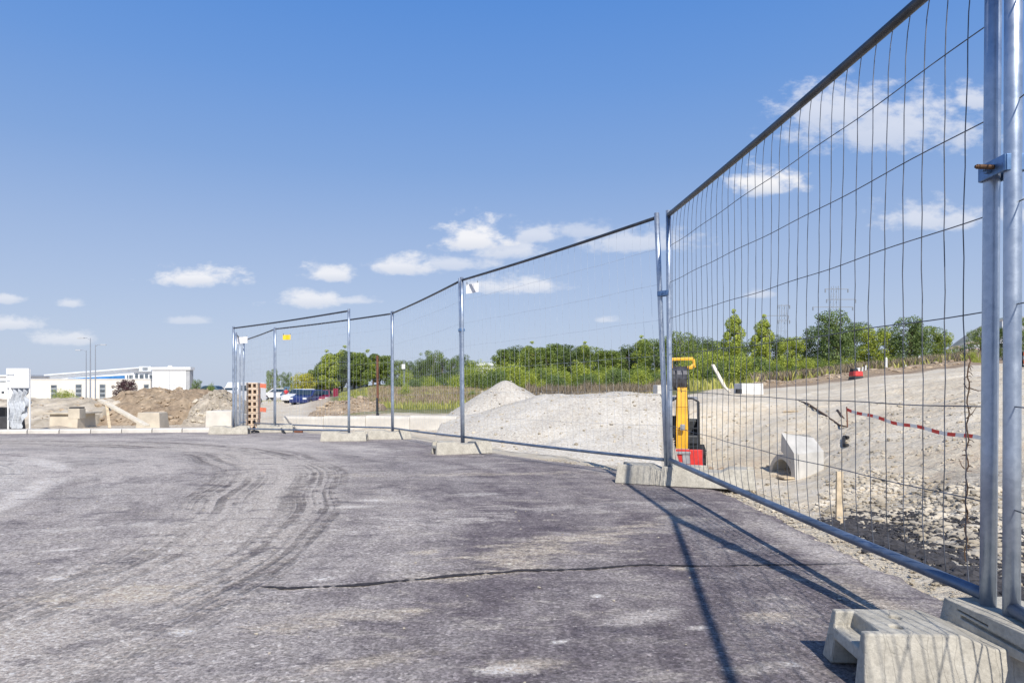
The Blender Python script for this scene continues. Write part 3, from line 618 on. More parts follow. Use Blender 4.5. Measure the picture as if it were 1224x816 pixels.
panel((p4[0]+Vector((-.035, .06, 0)), p4[1]+Vector((-.035, .06, 0))), p5, 'short looking fence panel behind the stack of clay blocks', seed=5)
panel(p6, p7, 'fence panel standing free in front of the rear panels on the left', seed=6)
panel(p8, (p5[0]+Vector((.05, .1, 0)), p5[1]+Vector((.05, .1, 0))), 'leftmost fence panel seen almost edge on', seed=7)
nbz = P(1209, 736, 1.86)
panel((nbz, Vector((nbz.x+.006, nbz.y, 2.12))), (Vector((.80, -1.56, .15)), Vector((.80, -1.56, 2.13))), 'fence panel cut off by the right edge of the picture', seed=8, wr=.0017)
# clamps joining the panels
def clamp(loc, rz, label, s=1.0):
    root = empty('fence_clamp', loc, rz); tag(root, label, 'clamp', 'clamps joining the fence panels'); root.scale = (s, s, s)
    k = MB(); k.box((0, -.028, 0), (.115, .006, .045)); k.box((0, .028, 0), (.115, .006, .045)); k.box((-.058, 0, 0), (.006, .05, .045)); k.box((.058, 0, 0), (.006, .05, .045)); k.build('plate', 'clamp_steel', root, bevel=.002)
    k = MB(); k.cyl((-.005, -.05, -.0), (-.005, .05, 0), .006, 10); k.cyl((-.005, -.043, 0), (-.005, -.032, 0), .013, 6); k.build('bolt', 'clamp_steel', root)
    return root
a_, b_ = Vector(p0[0]).lerp(p0[1], .64), nbz.lerp(Vector((nbz.x+.006, nbz.y, 2.12)), .64)
mid_ = (a_+b_)/2; mid_.z = 1.405
clamp(mid_, math.atan2(b_.y-a_.y, b_.x-a_.x), 'steel clamp with a bolt on the two near posts')
k = MB(); k.cyl((0, 0, 0), (-.062, -.002, .001), .0065, 10); k.cyl((-.062, -.002, .001), (-.066, -.002, .001), .0045, 8); rb = k.build('bolt_pin', 'rusty_bolt', None, loc=mid_+Vector((-.018, -.012, .0))); tag(rb, 'rusty pin sticking out left of the near clamp', 'bolt')
for (p_, q_, lb) in ((p1a, p1b, 'small clamp high on the leaning double post'), (p2a, p2b, 'small clamp on the post left of the gravel cone')):
    a_ = Vector(p_[0]).lerp(p_[1], .68); b_ = Vector(q_[0]).lerp(q_[1], .68); mm = (a_+b_)/2
    clamp(mm, math.atan2(b_.y-a_.y, b_.x-a_.x)+0, lb, .9)
# loose wire ends near the right edge, dry vine on the last wire of the near panel
k = MB(); base = P(1158, 480, 2.12)
pts_ = []
for i in range(40):
    t = i/39; pts_.append(P(1157-4*t, 425+245*t, 2.12)+Vector((.004*math.sin(i*1.3)+.004*mn.noise(Vector((i*.7, 0, 0))), -.004, 0)))
k.tube(pts_, .0022, 5)
rr = random.Random(3)
for i in range(46):
    p_ = pts_[rr.randrange(2, 39)]; a = rr.uniform(0, 6.28); ln = rr.uniform(.006, .022)
    q_ = p_+Vector((math.cos(a)*ln, -.004, math.sin(a)*ln*.8)); k.tube([p_, p_.lerp(q_, .5)+Vector((0, -.002, .003)), q_], [.0016, .0012, .0006], 4)
for (s0, e0) in (((1157, 463), (1181, 466)), ((1155, 500), (1168, 485)), ((1152, 458), (1160, 466)), ((1153, 560), (1146, 548))):
    a_, b_ = P(*s0, 2.12), P(*e0, 2.12); k.tube([a_, a_.lerp(b_, .5)+Vector((0, 0, -.006)), b_], [.002, .0015, .0007], 4)
tag(k.build('dry_vine', 'wood_dark'), 'dry dark vine climbing the last wire of the near panel', 'vine')

# ------------------------------------------------------------------ tags and signs on the fence
def plate(px0, py0, px1, py1, Y, mat, label, name='sign', sk=0, lines=False):
    a_ = P(px0, py0, Y); b_ = P(px1, py1, Y); w = b_.x-a_.x; h_ = a_.z-b_.z
    root = empty(name, (a_.x+w/2, Y, b_.z)); tag(root, label, 'sign')
    k = MB(); n_ = 8; vs = []
    for i in range(n_+1):
        t = i/n_; vs += [(-w/2+w*t, .015*math.sin(t*5), sk*t), (-w/2+w*t, .015*math.sin(t*5+.4), h_+sk*t)]
    k.add(vs, [(2*i, 2*i+2, 2*i+3, 2*i+1) for i in range(n_)]); k.add([(v_[0], v_[1]+.006, v_[2]) for v_ in vs], [(2*i+1, 2*i+3, 2*i+2, 2*i) for i in range(n_)])
    k.build('sheet', mat, root, fixn=False)
    for s in (-1, 1): k = MB(); k.tube([(s*w*.42, -.002, h_*.9+sk*(.5+s*.4)), (s*w*.42, .01, h_*.9+.04+sk*(.5+s*.4))], .004, 5); k.build('tie', 'black_rubber', root)
    return root
plate(557, 340, 572, 351, 8.45, 'white_plastic', 'white tag hanging from the top rail left of the gravel cone', 'fence_tag', .02)
plate(283, 403, 296, 411, 14.9, 'white_plastic', 'white tag at the left end of the fence', 'fence_tag', .02)
plate(338, 400, 347.5, 406, 13.8, 'yellow_plastic', 'yellow tag hung on the rear fence panel', 'fence_tag')

# ------------------------------------------------------------------ kerbs and barriers
def kerbline(pA, pB, n_, w, h_, label_fn, name, group, cat, gap=.012, mat='kerb_white'):
    pA, pB = Vector(pA), Vector(pB); d_ = pB-pA; L_ = d_.length/n_; ang = math.atan2(d_.y, d_.x); base_ = None
    for i in range(n_):
        c_ = pA+d_*((i+.5)/n_)
        if base_ is None:
            k = MB(); pr = [(-w/2, 0), (-w/2+.0, h_*.82), (-w/2+.02, h_), (w/2, h_), (w/2, 0)]
            hl = L_/2-gap/2; vs = [(-hl, a__, b__) for a__, b__ in pr]+[(hl, a__, b__) for a__, b__ in pr]; m5 = len(pr)
            k.add(vs, [tuple(range(m5)), tuple(range(2*m5-1, m5-1, -1))]+[(j, j+m5, (j+1) % m5+m5, (j+1) % m5) for j in range(m5)])
            o = k.build(name, mat, bevel=.006); base_ = o
        else: o = base_.copy(); COL.objects.link(o)
        o.location = c_; o.rotation_euler = (random.uniform(-.01, .01), random.uniform(-.006, .006), ang+random.uniform(-.012, .012))
        tag(o, label_fn(i), cat, group)
gz = lambda px, Y: float(terr(XP(px, Y), Y, False))
kerbline((XP(-120, 12.9), 12.9, -.14), (XP(255, 13.9), 13.9, -.15), 10, .28, .12, lambda i: 'pale kerb stone along the far left edge of the road', 'kerb_stone', 'kerb stones on the far left', 'kerb stone')
kerbline((XP(342, 16.6), 16.6, -.24), (XP(548, 15.0), 15.0, -.15), 4, .22, .32, lambda i: ['white concrete kerb block furthest left in the low row', 'white concrete kerb block behind the foremost post', 'white concrete kerb block behind the rusty pole', 'white concrete kerb block nearest the gravel cone'][i], 'kerb_block', 'large kerb blocks behind the fence', 'kerb block')
kerbline((XP(200, 15.6), 15.6, -.25), (XP(420, 15.2), 15.2, -.22), 4, .5, .07, lambda i: 'flat pale slab in front of the low kerb block row', 'paving_slab', 'flat slabs behind the left fence feet', 'slab')
# left block beside the post
def cblock(px0, px1, pyt, Y, dy, label, name='concrete_block', mat='kerb_white', zb=None, rz=0, cat='concrete block', taper=(1, .9)):
    x0, x1 = XP(px0, Y), XP(px1, Y); zt = CAMH-(pyt-462)/F*Y; zb = (gz((px0+px1)/2, Y)-.08) if zb is None else zb
    k = MB(); k.box((0, 0, (zt-zb)/2), (x1-x0, dy, zt-zb), taper=taper); o = k.build(name, mat, loc=((x0+x1)/2, Y+dy/2, zb), bevel=.02); o.rotation_euler.z = rz; return tag(o, label, cat)
cblock(245, 276, 491, 18.5, .8, 'cream concrete block left of the double fence post')
cblock(277, 288, 495, 19.5, .6, 'narrow pale concrete block right of the double fence post')
cblock(161, 191, 493, 19.5, .6, 'grey concrete block with rounded top in front of the large dirt heap', mat='slab_beige', taper=(.86, .8))
cblock(786, 801, 460, 19.6, .7, 'pale square concrete block on the bank behind the excavator')
cblock(887, 913, 458, 24.5, .9, 'white weathered stone block at the back of the pale bank', mat='block_white')
# manhole / slabs in the left excavation
o = cblock(58, 92, 494.5, 21.5, 1.0, 'wide flat beige concrete slab in the left dig', 'concrete_slab', 'slab_beige', cat='concrete slab')
k = MB(); k.box((0, 0, .02), (1.2, 1.1, .06)); sl = k.build('cover_plate', 'slab_beige', loc=(XP(76, 21.5), 22.0, CAMH-(494.5-462)/F*21.5), bevel=.01); tag(sl, 'thin concrete cover lying on the wide beige slab', 'cover')
k = MB(); c_ = 0
root = empty('manhole_frame', (XP(92, 20.5), 20.5, CAMH-(500-462)/F*20.5)); tag(root, 'small dark edged manhole frame standing beside the flat slab', 'manhole frame')
k.box((0, 0, .15), (.34, .3, .30)); k.build('ring', 'slab_beige', root, bevel=.01); k = MB(); k.box((0, 0, .32), (.30, .26, .05)); k.build('lid', 'grate_dark', root)
# plank prop
k = MB(); k.bar(P(120.5, 478, 17.2), P(176, 509, 15.6), .13, .05); tag(k.build('plank', 'wood_pale'), 'long pale plank leaning down to the right', 'plank')
k = MB(); k.bar(P(127, 481, 17.0), P(131, 512, 16.2), .06, .05); tag(k.build('plank', 'wood_light'), 'short upright plank propping the long pale plank', 'plank')
# left notice board with draped sheet
Yb = 15.2
root = empty('notice_board', (XP(21, Yb), Yb, -.25)); tag(root, 'white notice board on posts above a draped grey sheet', 'notice board')
def rel(px, py, dy=0): v_ = P(px, py, Yb); return (v_.x-root.location.x, dy, v_.z-root.location.z)
a_, b_ = rel(8, 440), rel(35, 463.5)
k = MB(); k.box(((a_[0]+b_[0])/2, 0, (a_[2]+b_[2])/2), (b_[0]-a_[0], .03, a_[2]-b_[2])); k.build('board', 'white_paint', root)
k = MB(); rr = random.Random(2)
for (xa, xb, y_) in ((9.2, 17.5, 448), (10, 13, 455)):
    xx = xa
    while xx < xb: w_ = rr.uniform(.5, 1.1); u = rel(xx, y_, -.018); k.box((u[0], u[1], u[2]), (w_*.011, .004, rr.uniform(.025, .04))); xx += w_+.25
k.build('lettering', 'print_grey', root)
for pxx in (8.6, 34.5):
    k = MB(); k.cyl(rel(pxx, 441, .03), rel(pxx, 513, .03), .018, 8); k.build('post', 'white_paint', root)
k = MB(); vs = []; n_ = 14
for i in range(n_+1):
    for j in range(n_+1):
        u = 10+22*i/n_; lo = 512-20*sm(.55, 1, i/n_) ; vv = 463+(lo-463)*j/n_; p_ = rel(u+2*math.sin(j*.9), vv, .05+.06*math.sin(i*1.6+j*.5)); vs.append(p_)
fs = [(i*(n_+1)+j, (i+1)*(n_+1)+j, (i+1)*(n_+1)+j+1, i*(n_+1)+j+1) for i in range(n_) for j in range(n_)]
k.add(vs, fs); k.build('draped_sheet', 'sheet_grey', root, smooth=True, fixn=False)
k = MB(); p_ = P(13, 512, 15.9); k.box((0, 0, .2), (.5, .3, .42), taper=(.9, .8)); k.box((.12, -.02, .55), (.18, .2, .3)); tag(k.build('plastic_crate', 'grate_dark', loc=(p_.x, p_.y, -.3)), 'dark crate half hidden behind the draped grey sheet', 'crate')
k = MB(); p_ = P(4, 512, 16.4)
k.box((0, 0, .3), (.02, .4, .6)); 
for i in range(5): k.box((-.12+i*.06, 0, .3), (.018, .02, .62))
k.box((0, 0, .6), (.32, .03, .03)); k.box((0, 0, .1), (.32, .03, .03)); tag(k.build('steel_grate', 'grate_dark', loc=(p_.x, p_.y, -.3)), 'dark steel grate standing at the left edge of the picture', 'grate')

# stack of hollow clay blocks + marker pole
proto = None
for i in range(8):
    z_ = -.20+i*.137
    if proto is None:
        k = MB(); w, d_, h_ = .245, .30, .13; t = .024
        k.box((0, 0, t/2), (w, d_, t)); k.box((0, 0, h_-t/2), (w, d_, t))
        for xx in (-w/2+t*.75, 0, w/2-t*.75): k.box((xx, 0, h_/2), (t*1.5, d_-.004, h_-2*t))
        k.box((0, .06, h_/2), (w-.08, .02, h_-2*t)); proto = k.build('clay_block', 'clay_block'); o = proto
    else: o = proto.copy(); COL.objects.link(o)
    o.location = (XP(303, 15.6)+random.uniform(-.008, .008), 15.6, z_); o.rotation_euler.z = .12+random.uniform(-.04, .04)
    tag(o, ['hollow clay block at the bottom of its stack', 'second hollow clay block from the bottom of the stack', 'third hollow clay block from the bottom of the stack', 'fourth hollow clay block from the bottom of the stack', 'fourth hollow clay block from the top of the stack', 'third hollow clay block from the top of the stack', 'second hollow clay block from the top of the stack', 'hollow clay block on top of its stack'][i], 'clay block', 'stacked hollow clay blocks')
root = empty('marker_pole', (XP(310.5, 15.5), 15.5, -.24)); tag(root, 'thin rusty marker pole with two orange plates beside the clay blocks', 'marker pole')
k = MB(); k.cyl((0, 0, 0), (0, 0, 1.12), .011, 8); k.build('pole', 'rust_pole', root)
for z_ in (1.06, .52):
    k = MB(); k.box((.075, 0, z_), (.14, .012, .095), M=Matrix.Rotation(.1, 4, 'Y')); k.build('plate', 'orange_plastic', root)
# hose and bits on the ground
def hose(pts, r_, mat, label, name='hose', cat='hose'):
    k = MB(); P_ = [Vector(p) for p in pts]; out = []
    for i in range(len(P_)-1):
        p0_, p1_, p2_, p3_ = P_[max(i-1, 0)], P_[i], P_[i+1], P_[min(i+2, len(P_)-1)]
        for s in range(8):
            t = s/8; out.append(.5*((2*p1_)+(-p0_+p2_)*t+(2*p0_-5*p1_+4*p2_-p3_)*t*t+(-p0_+3*p1_-3*p2_+p3_)*t**3))
    out.append(P_[-1]); k.tube(out, r_, 8); return tag(k.build(name, mat, smooth=True), label, cat)
hose([P(284, 509, 13.9), P(291, 514, 13.6), P(297, 518, 13.4), P(303, 515, 13.6), P(309, 516, 13.5), P(300, 519, 13.3)], .02, 'black_rubber', 'black hose coiled on the slabs by the left fence end')
hose([P(333, 509, 13.9), P(338, 514, 13.5), P(341, 518, 13.2)], .018, 'black_rubber', 'short black hose hanging below the rear fence panel')
k = MB(); k.box((0, 0, .04), (.5, .14, .08)); k.box((-.2, 0, .12), (.08, .1, .09)); k.box((.15, 0, .10), (.14, .08, .05)); tag(k.build('scrap_timber', 'wood_dark', loc=(XP(287, 16), 16.2, -.22)), 'dark scrap timber on the ground right of the double post', 'scrap timber')
k = MB(); p_ = P(352, 516, 13.6); k.cyl((0, 0, 0), (.16, .02, 0), .03, 10); tag(k.build('pipe_stub', 'rust_pole', loc=p_), 'small red brown pipe stub lying by the rear fence', 'pipe')
# brown pole and other poles
root = empty('wooden_pole', P(451, 495, 21)); tag(root, 'rust brown pole standing before the grassy bank', 'pole')
hh_ = 70/F*21; k = MB(); k.tube([(0, 0, -.2), (.01, 0, hh_*.35), (0, 0, hh_)], .036, 8, cap=True); k.build('shaft', 'rust_pole', root); k = MB(); k.cyl((0, 0, -.1), (0, 0, hh_*.28), .041, 8); k.build('foot_sleeve', 'black_metal', root)
def lamp_pole(px, pyt, pyb, Y, arm, label, box=False):
    b_ = P(px, pyb, Y); h_ = (pyb-pyt)/F*Y; root = empty('street_lamp', b_); tag(root, label, 'street lamp', 'street lamps in the distance')
    k = MB(); k.tube([(0, 0, -.5), (0, 0, h_*.5), (0, 0, h_)], [.11, .085, .05], 8); k.build('pole', 'pylon_steel', root)
    for s in arm:
        k = MB(); k.tube([(0, 0, h_*.97), (s*.4, 0, h_), (s*1.0, 0, h_+.04)], .04, 6); k.build('arm', 'pylon_steel', root)
        k = MB(); k.box((s*1.3, 0, h_+.02), (.9, .35, .14), taper=(.8, .7)); k.build('lamp_head', 'grey_render', root, bevel=.02)
lamp_pole(108, 404, 476, 95, (-1,), 'street lamp with the highest head above the left building'); lamp_pole(114, 412, 476, 110, (1,), 'street lamp pointing right above the left building'); lamp_pole(103, 418.5, 476, 112, (-1,), 'street lamp with the lowest head above the left building')
root = empty('sign_pole', P(483, 470, 45)); tag(root, 'thin pole with a small white box before the tree row', 'pole')
h_ = 40/F*45; k = MB(); k.cyl((0, 0, -.3), (0, 0, h_), .035, 6); k.build('pole', 'pylon_steel', root); k = MB(); k.box((-.03, -.08, 1.75), (.22, .12, .32)); k.build('box', 'white_plastic', root, bevel=.01)
# marker stakes near the plants in the middle
for i, (a, bt, bb_) in enumerate([(605, 437, 470), (643, 422, 470), (691, 425, 476), (707, 425, 476), (741, 420, 476), (776, 440, 476)]):
    pass

# ------------------------------------------------------------------ right hand side: pit things
# precast flared concrete culvert end
cc = P(934, 572, 13.6); root = empty('culvert_end', (cc.x, cc.y, -1.03), math.radians(-80)); root.scale = (.88, .78, .9); tag(root, 'flared grey precast concrete culvert end lying in the pit', 'concrete culvert')
k = MB(); n_ = 18; R1, R2 = .52, .42
for (ya, yb_) in ((-.0, .75),):
    vs = []
    for i in range(n_+1):
        a = math.pi*i/n_
        for (R_, yy_) in ((R1, ya), (R2, ya), (R1*.94, yb_), (R2*.94, yb_)): vs.append((R_*math.cos(a), yy_, R_*math.sin(a)*1.05))
    fs = []
    for i in range(n_):
        o_ = i*4; fs += [(o_, o_+1, o_+5, o_+4), (o_+2, o_+6, o_+7, o_+3), (o_, o_+4, o_+6, o_+2), (o_+1, o_+3, o_+7, o_+5)]
    fs += [(0, 2, 3, 1), (n_*4, n_*4+1, n_*4+3, n_*4+2)]; k.add(vs, fs)
k.build('barrel', 'culvert_concrete', root, smooth=False)
k = MB(); k.add([(.08, -.05, 1.02), (.56, -.05, .62), (.62, -.05, 0), (.46, -.05, 0), (.44, -.05, .42), (.05, -.05, .62), (.08, .05, 1.02), (.56, .05, .62), (.62, .05, 0), (.46, .05, 0), (.44, .05, .42), (.05, .05, .62)],
      [(0, 1, 4, 5), (1, 2, 3, 4), (6, 11, 10, 7), (7, 10, 9, 8), (0, 6, 7, 1), (1, 7, 8, 2), (2, 8, 9, 3), (3, 9, 10, 4), (4, 10, 11, 5), (5, 11, 6, 0)])
k.build('headwall', 'culvert_concrete', root)
k = MB(); k.add([(.10, .055, 1.0), (.58, .055, .6), (.62, .055, 0), (.24, .72, .92), (.60, .72, .66), (.64, .70, 0), (.12, .68, .98)], [(0, 1, 4, 3), (1, 2, 5, 4), (0, 3, 6), (3, 4, 5), (0, 6, 3)])
k.build('wing_wall', 'culvert_concrete', root)
def GA(px_, py_, up=.02):
    g_ = ground_at(px_, py_, 6); return Vector((float(g_[0]), float(g_[1]), float(terr(g_[0], g_[1]))+up))
# sticks, stake, tape
k = MB(); k.tube([GA(951, 479), GA(965, 485), GA(985, 497), GA(1003, 509), GA(1013, 512)], [.014, .025, .03, .025, .012], 6); tag(k.build('branch', 'wood_dark', smooth=True), 'long dark branch lying down the pale slope', 'branch')
k = MB(); k.tube([GA(1001, 493), GA(1006, 498), GA(1013, 505)], [.035, .03, .01], 6); tag(k.build('branch', 'wood_dark', smooth=True), 'short dark stick beside the end of the tape', 'branch')
k = MB(); k.bar(GA(936, 492.5), GA(954, 492), .06, .03); tag(k.build('plank', 'wood_light'), 'thin yellow plank lying on the slope above the culvert', 'plank')
k = MB(); k.bar(P(1003.5, 563, 6.6), P(1003, 640, 6.6), .062, .03); tag(k.build('stake', 'wood_light', bevel=.003), 'upright pale timber stake at the road edge', 'stake')
k = MB(); k.bar(P(948, 569, 13.2)+Vector((-.25, 0, -.02)), P(962, 569, 13.2)+Vector((.15, .1, -.02)), .3, .03); tag(k.build('board', 'wood_light'), 'small brown board on the ground right of the culvert', 'board')
k = MB(); k.tube([GA(1014, 526, .05), GA(1009, 527, .05), GA(1008, 533, .05), GA(1013, 536, .05)], .035, 6); tag(k.build('hose_scrap', 'black_rubber'), 'short curled black hose scrap on the pale slope', 'hose scrap')
# small plank trestle in foliage above the excavator
k = MB(); k.bar(P(852, 436, 27), P(866, 462, 26), .12, .06); k.bar(P(866, 462, 26), P(872, 468, 25.6), .10, .05); tag(k.build('timber_prop', 'wood_pale'), 'pale timber sticking out of the bushes right of the excavator', 'timber')
k = MB(); k.box((0, 0, .08), (.16, .2, .15)); tag(k.build('rubber_block', 'black_rubber', loc=P(883, 470, 24)), 'small black block left of the white stone block', 'block')
# tape
root = empty('barrier_tape', P(1013, 489, 14)); tag(root, 'red and white barrier tape strung down the pale slope', 'barrier tape')
a_, b_ = P(1012, 489, 13.5), P(1185, 526, 9.6); ns = 21; tapem = MB()
def tp(t):
    v_ = a_.lerp(b_, t); v_.z -= .05*math.sin(math.pi*t)+.015*math.sin(t*19); return v_-root.location
mw = .030
sub = 6
for i in range(ns):
    vs = []
    for s in range(sub+1):
        t = (i+s/sub)/ns; c_ = tp(t); tw = .5*math.sin(t*9)*.6; vs += [c_+Vector((0, math.sin(tw)*mw, -math.cos(tw)*mw)), c_+Vector((0, -math.sin(tw)*mw, math.cos(tw)*mw))]
    tapem.add(vs, [(2*s, 2*s+2, 2*s+3, 2*s+1) for s in range(sub)], i % 2)
to_ = tapem.build('barrier_tape', ['tape_red', 'tape_white'], None, fixn=False); to_.location = root.location; lab_ = root['label']; bpy.data.objects.remove(root); to_.name = 'barrier_tape'; tag(to_, lab_, 'barrier tape')
k = MB(); k.tube([P(1012, 486, 13.5), P(1013, 510, 13.5)], .012, 6); tag(k.build('rebar_stake', 'rust_pole'), 'thin stake holding the left end of the tape', 'stake')
# red machine on the plateau
p_ = P(1023, 457.5, 30); root = empty('plate_compactor', (p_.x, p_.y, p_.z)); tag(root, 'small red and black machine standing on the pale plateau', 'site machine')
k = MB(); k.box((0, 0, .17), (.42, .6, .22), taper=(.9, .9)); k.box((0, 0, .03), (.44, .7, .06)); k.build('base_plate', 'black_metal', root, bevel=.02)
k = MB(); k.box((0, 0, .40), (.42, .5, .22), taper=(.92, .85)); k.build('body', 'machine_red', root, bevel=.03)
k = MB(); k.box((-.08, 0, .56), (.24, .36, .12), taper=(.8, .8)); k.build('engine', 'black_rubber', root, bevel=.02)
k = MB(); k.cyl((.1, 0, .50), (.1, 0, .66), .08, 12); k.build('tank', 'white_plastic', root)
# white stakes
proto = None
for i in range(15):
    pxx = [977, 990, 997, 1003, 1013, 1034, 1041, 1048, 1059, 1068, 1075, 1083, 1087, 1100, 1030][i]; Y = 38+3*math.sin(i*2.1); p_ = P(pxx, 0, Y); zb = float(terr(p_.x, Y, False))
    if proto is None:
        k = MB(); k.box((0, 0, .5), (.16, .09, 1.05), taper=(.8, .8)); k.box((0, 0, 1.05), (.11, .06, .09), taper=(.3, .3)); proto = k.build('stone_post', 'block_white'); o = proto
    else: o = proto.copy(); COL.objects.link(o)
    s = random.uniform(.45, .85); o.location = (p_.x, Y, zb-.1); o.scale = (s, s, s*random.uniform(.8, 1.1)); o.rotation_euler = (random.uniform(-.06, .06), random.uniform(-.08, .08), random.uniform(-.5, .5))
    tag(o, 'weathered white stone post in the row before the right hand trees', 'stone post', 'white posts before the right trees')
# orange barrier right edge
p_ = P(1226, 437, 22); root = empty('plastic_barrier', p_, 0); tag(root, 'orange plastic barrier at the right edge of the picture', 'barrier')
k = MB(); k.box((.35, 0, .38), (1.0, .06, .12)); k.box((.35, 0, .12), (1.0, .06, .12)); k.build('board', 'orange_plastic', root, bevel=.01)
for xx in (-.12, .82):
    k = MB(); k.box((xx, .01, .22), (.07, .08, .5)); k.box((xx, 0, -.02), (.12, .4, .05)); k.build('leg', 'black_rubber', root)

# ------------------------------------------------------------------ mini excavator
ex = P(818, 0, 15.9); root = empty('excavator', (ex.x, ex.y, -1.03), math.radians(-14.1)); tag(root, 'small yellow excavator with raised boom and red blade in the pit', 'excavator')
sc_ = 15.9/F
def E(px, py, dy=0.0): return Vector(((px-818)*sc_, dy, CAMH-(py-462)*sc_+1.03))
for s in (-1, 1):       # tracks
    k = MB(); xx = s*.33; pr = []
    for a in np.linspace(math.pi/2, 3*math.pi/2, 8): pr.append((-.62+.2*math.cos(a)+0, .2+.2*math.sin(a)))
    for a in np.linspace(-math.pi/2, math.pi/2, 8): pr.append((1.1+.2*math.cos(a), .2+.2*math.sin(a)))
    m5 = len(pr); vs = [(xx-.13, p_[0], p_[1]) for p_ in pr]+[(xx+.13, p_[0], p_[1]) for p_ in pr]
    k.add(vs, [tuple(range(m5)), tuple(range(2*m5-1, m5-1, -1))]+[(j, j+m5, (j+1) % m5+m5, (j+1) % m5) for j in range(m5)])
    for j in range(14): k.box((xx, -.62+j*.13, .405), (.28, .05, .025)); k.box((xx, -.80, .05+j*.025), (.27, .03, .012))
    k.build('track', 'black_rubber', root)
k = MB(); k.box((0, .3, .33), (.62, 1.2, .16)); k.cyl((0, .4, .4), (0, .4, .48), .3, 20); k.build('undercarriage', 'black_metal', root)
k = MB(); bl = E(818, 545, -1.0)      # blade
k.box((.04, -1.0, E(0, 541).z), (.70, .05, .34)); k.box((.04, -1.04, E(0, 551).z), (.67, .05, .05)); k.box((-.18, -.8, .28), (.07, .4, .08)); k.box((.26, -.8, .28), (.07, .4, .08)); k.build('blade', 'machine_red', root, bevel=.01)
k = MB(); k.box((.04, -1.03, E(0, 543).z), (.16, .03, .22)); k.box((-.02, -1.05, E(0, 536).z), (.3, .03, .06)); k.build('blade_bracket', 'machine_grey', root, bevel=.01)
k = MB(); k.box((0, .55, .60), (.70, 1.15, .22), taper=(.95, .95)); k.box((0, 1.0, .86), (.66, .4, .35), taper=(.9, .8)); k.build('body', 'black_metal', root, bevel=.04)
# cab: posts + roof + glass
x0, x1, zt, zb = E(801, 0).x, E(835, 0).x, E(0, 479).z, E(0, 533).z
cab = MB()
for (ax, ay) in ((x0, 0), (x1, 0), (x0, .85), (x1, .85)): cab.bar((ax, ay, zb), (ax*.96, ay*.95+.02, zt-.02), .05, .05)
cab.bar((x0*.96, .02, zt-.02), (x0*.55, .0, zt+.06), .045, .04); cab.bar((x1*.96, .02, zt-.02), (x1*.55, 0, zt+.06), .045, .04); cab.bar((x0*.55, 0, zt+.06), (x1*.55, 0, zt+.06), .045, .04)
cab.bar((x0, 0, zb+.42), (x1, 0, zb+.42), .03, .03); cab.bar((x0, 0, zb), (x1, 0, zb), .06, .06); c_ = cab.build('cab_frame', 'black_metal', root)
k = MB(); k.box((0, .45, zt+.06), (.66, .95, .05), taper=(.9, .9)); k.build('cab_roof', 'machine_grey', root, bevel=.015)
k = MB(); k.box((-.13+.0, .5, zb+.2), (.38, .4, .1)); k.box((-.13, .68, zb+.45), (.36, .1, .45)); k.build('seat', 'black_rubber', root, bevel=.03)
k = MB(); k.box((.0, .86, zb+.3), (.62, .02, .6)); k.box((x1*.97, .42, zb+.35), (.01, .75, .55)); k.build('cab_glass', 'car_glass', root)
for xx in (.18, -.2): k = MB(); k.tube([(xx, .12, zb+.02), (xx, .10, zb+.32)], .014, 6); k.build('lever', 'black_metal', root)
# boom rising straight in front of the cab
k = MB(); zb2 = E(0, 537).z; zt2 = E(0, 462).z
prof = [(-.62, zb2, .25), (-.66, zb2+.5, .26), (-.62, zb2+1.0, .235), (-.54, zt2, .21)]
for (a, b_) in zip(prof[:-1], prof[1:]):
    (ya, za, wa), (yb_, zbb, wb) = a, b_
    vs = [(-wa/2, ya-.10, za), (wa/2, ya-.10, za), (wa/2, ya+.10, za), (-wa/2, ya+.10, za), (-wb/2, yb_-.09, zbb), (wb/2, yb_-.09, zbb), (wb/2, yb_+.09, zbb), (-wb/2, yb_+.09, zbb)]
    k.add([(v_[0]-.05+.0*(v_[2]), v_[1], v_[2]) for v_ in vs], [(3, 2, 1, 0), (4, 5, 6, 7), (0, 1, 5, 4), (1, 2, 6, 5), (2, 3, 7, 6), (3, 0, 4, 7)])
k.build('boom', 'machine_yellow', root, bevel=.012)
k = MB(); k.box((-.04, -.84, E(0, 508).z), (.10, .06, .13)); k.build('work_lamp', 'machine_grey', root, bevel=.012)
k = MB(); k.cyl((-.05, -.40, zb2+.15), (-.05, -.44, zb2+.9), .035, 10); k.cyl((-.05, -.44, zb2+.9), (-.05, -.48, zb2+1.2), .02, 10); k.build('boom_cylinder', 'machine_grey', root)
for sx_ in (-.02, .02): k = MB(); k.tube([(-.05+sx_*6, -.5, zb2+.1), (-.05+sx_*7, -.62, zb2+.7), (-.05+sx_*5.6, -.60, zb2+1.3)], .012, 6); k.build('hydraulic_hose', 'black_rubber', root)
k = MB(); k.cyl((-.05-.15, -.72, zb2+.04), (-.05+.15, -.72, zb2+.04), .045, 12); k.build('pivot_pin', 'machine_grey', root)
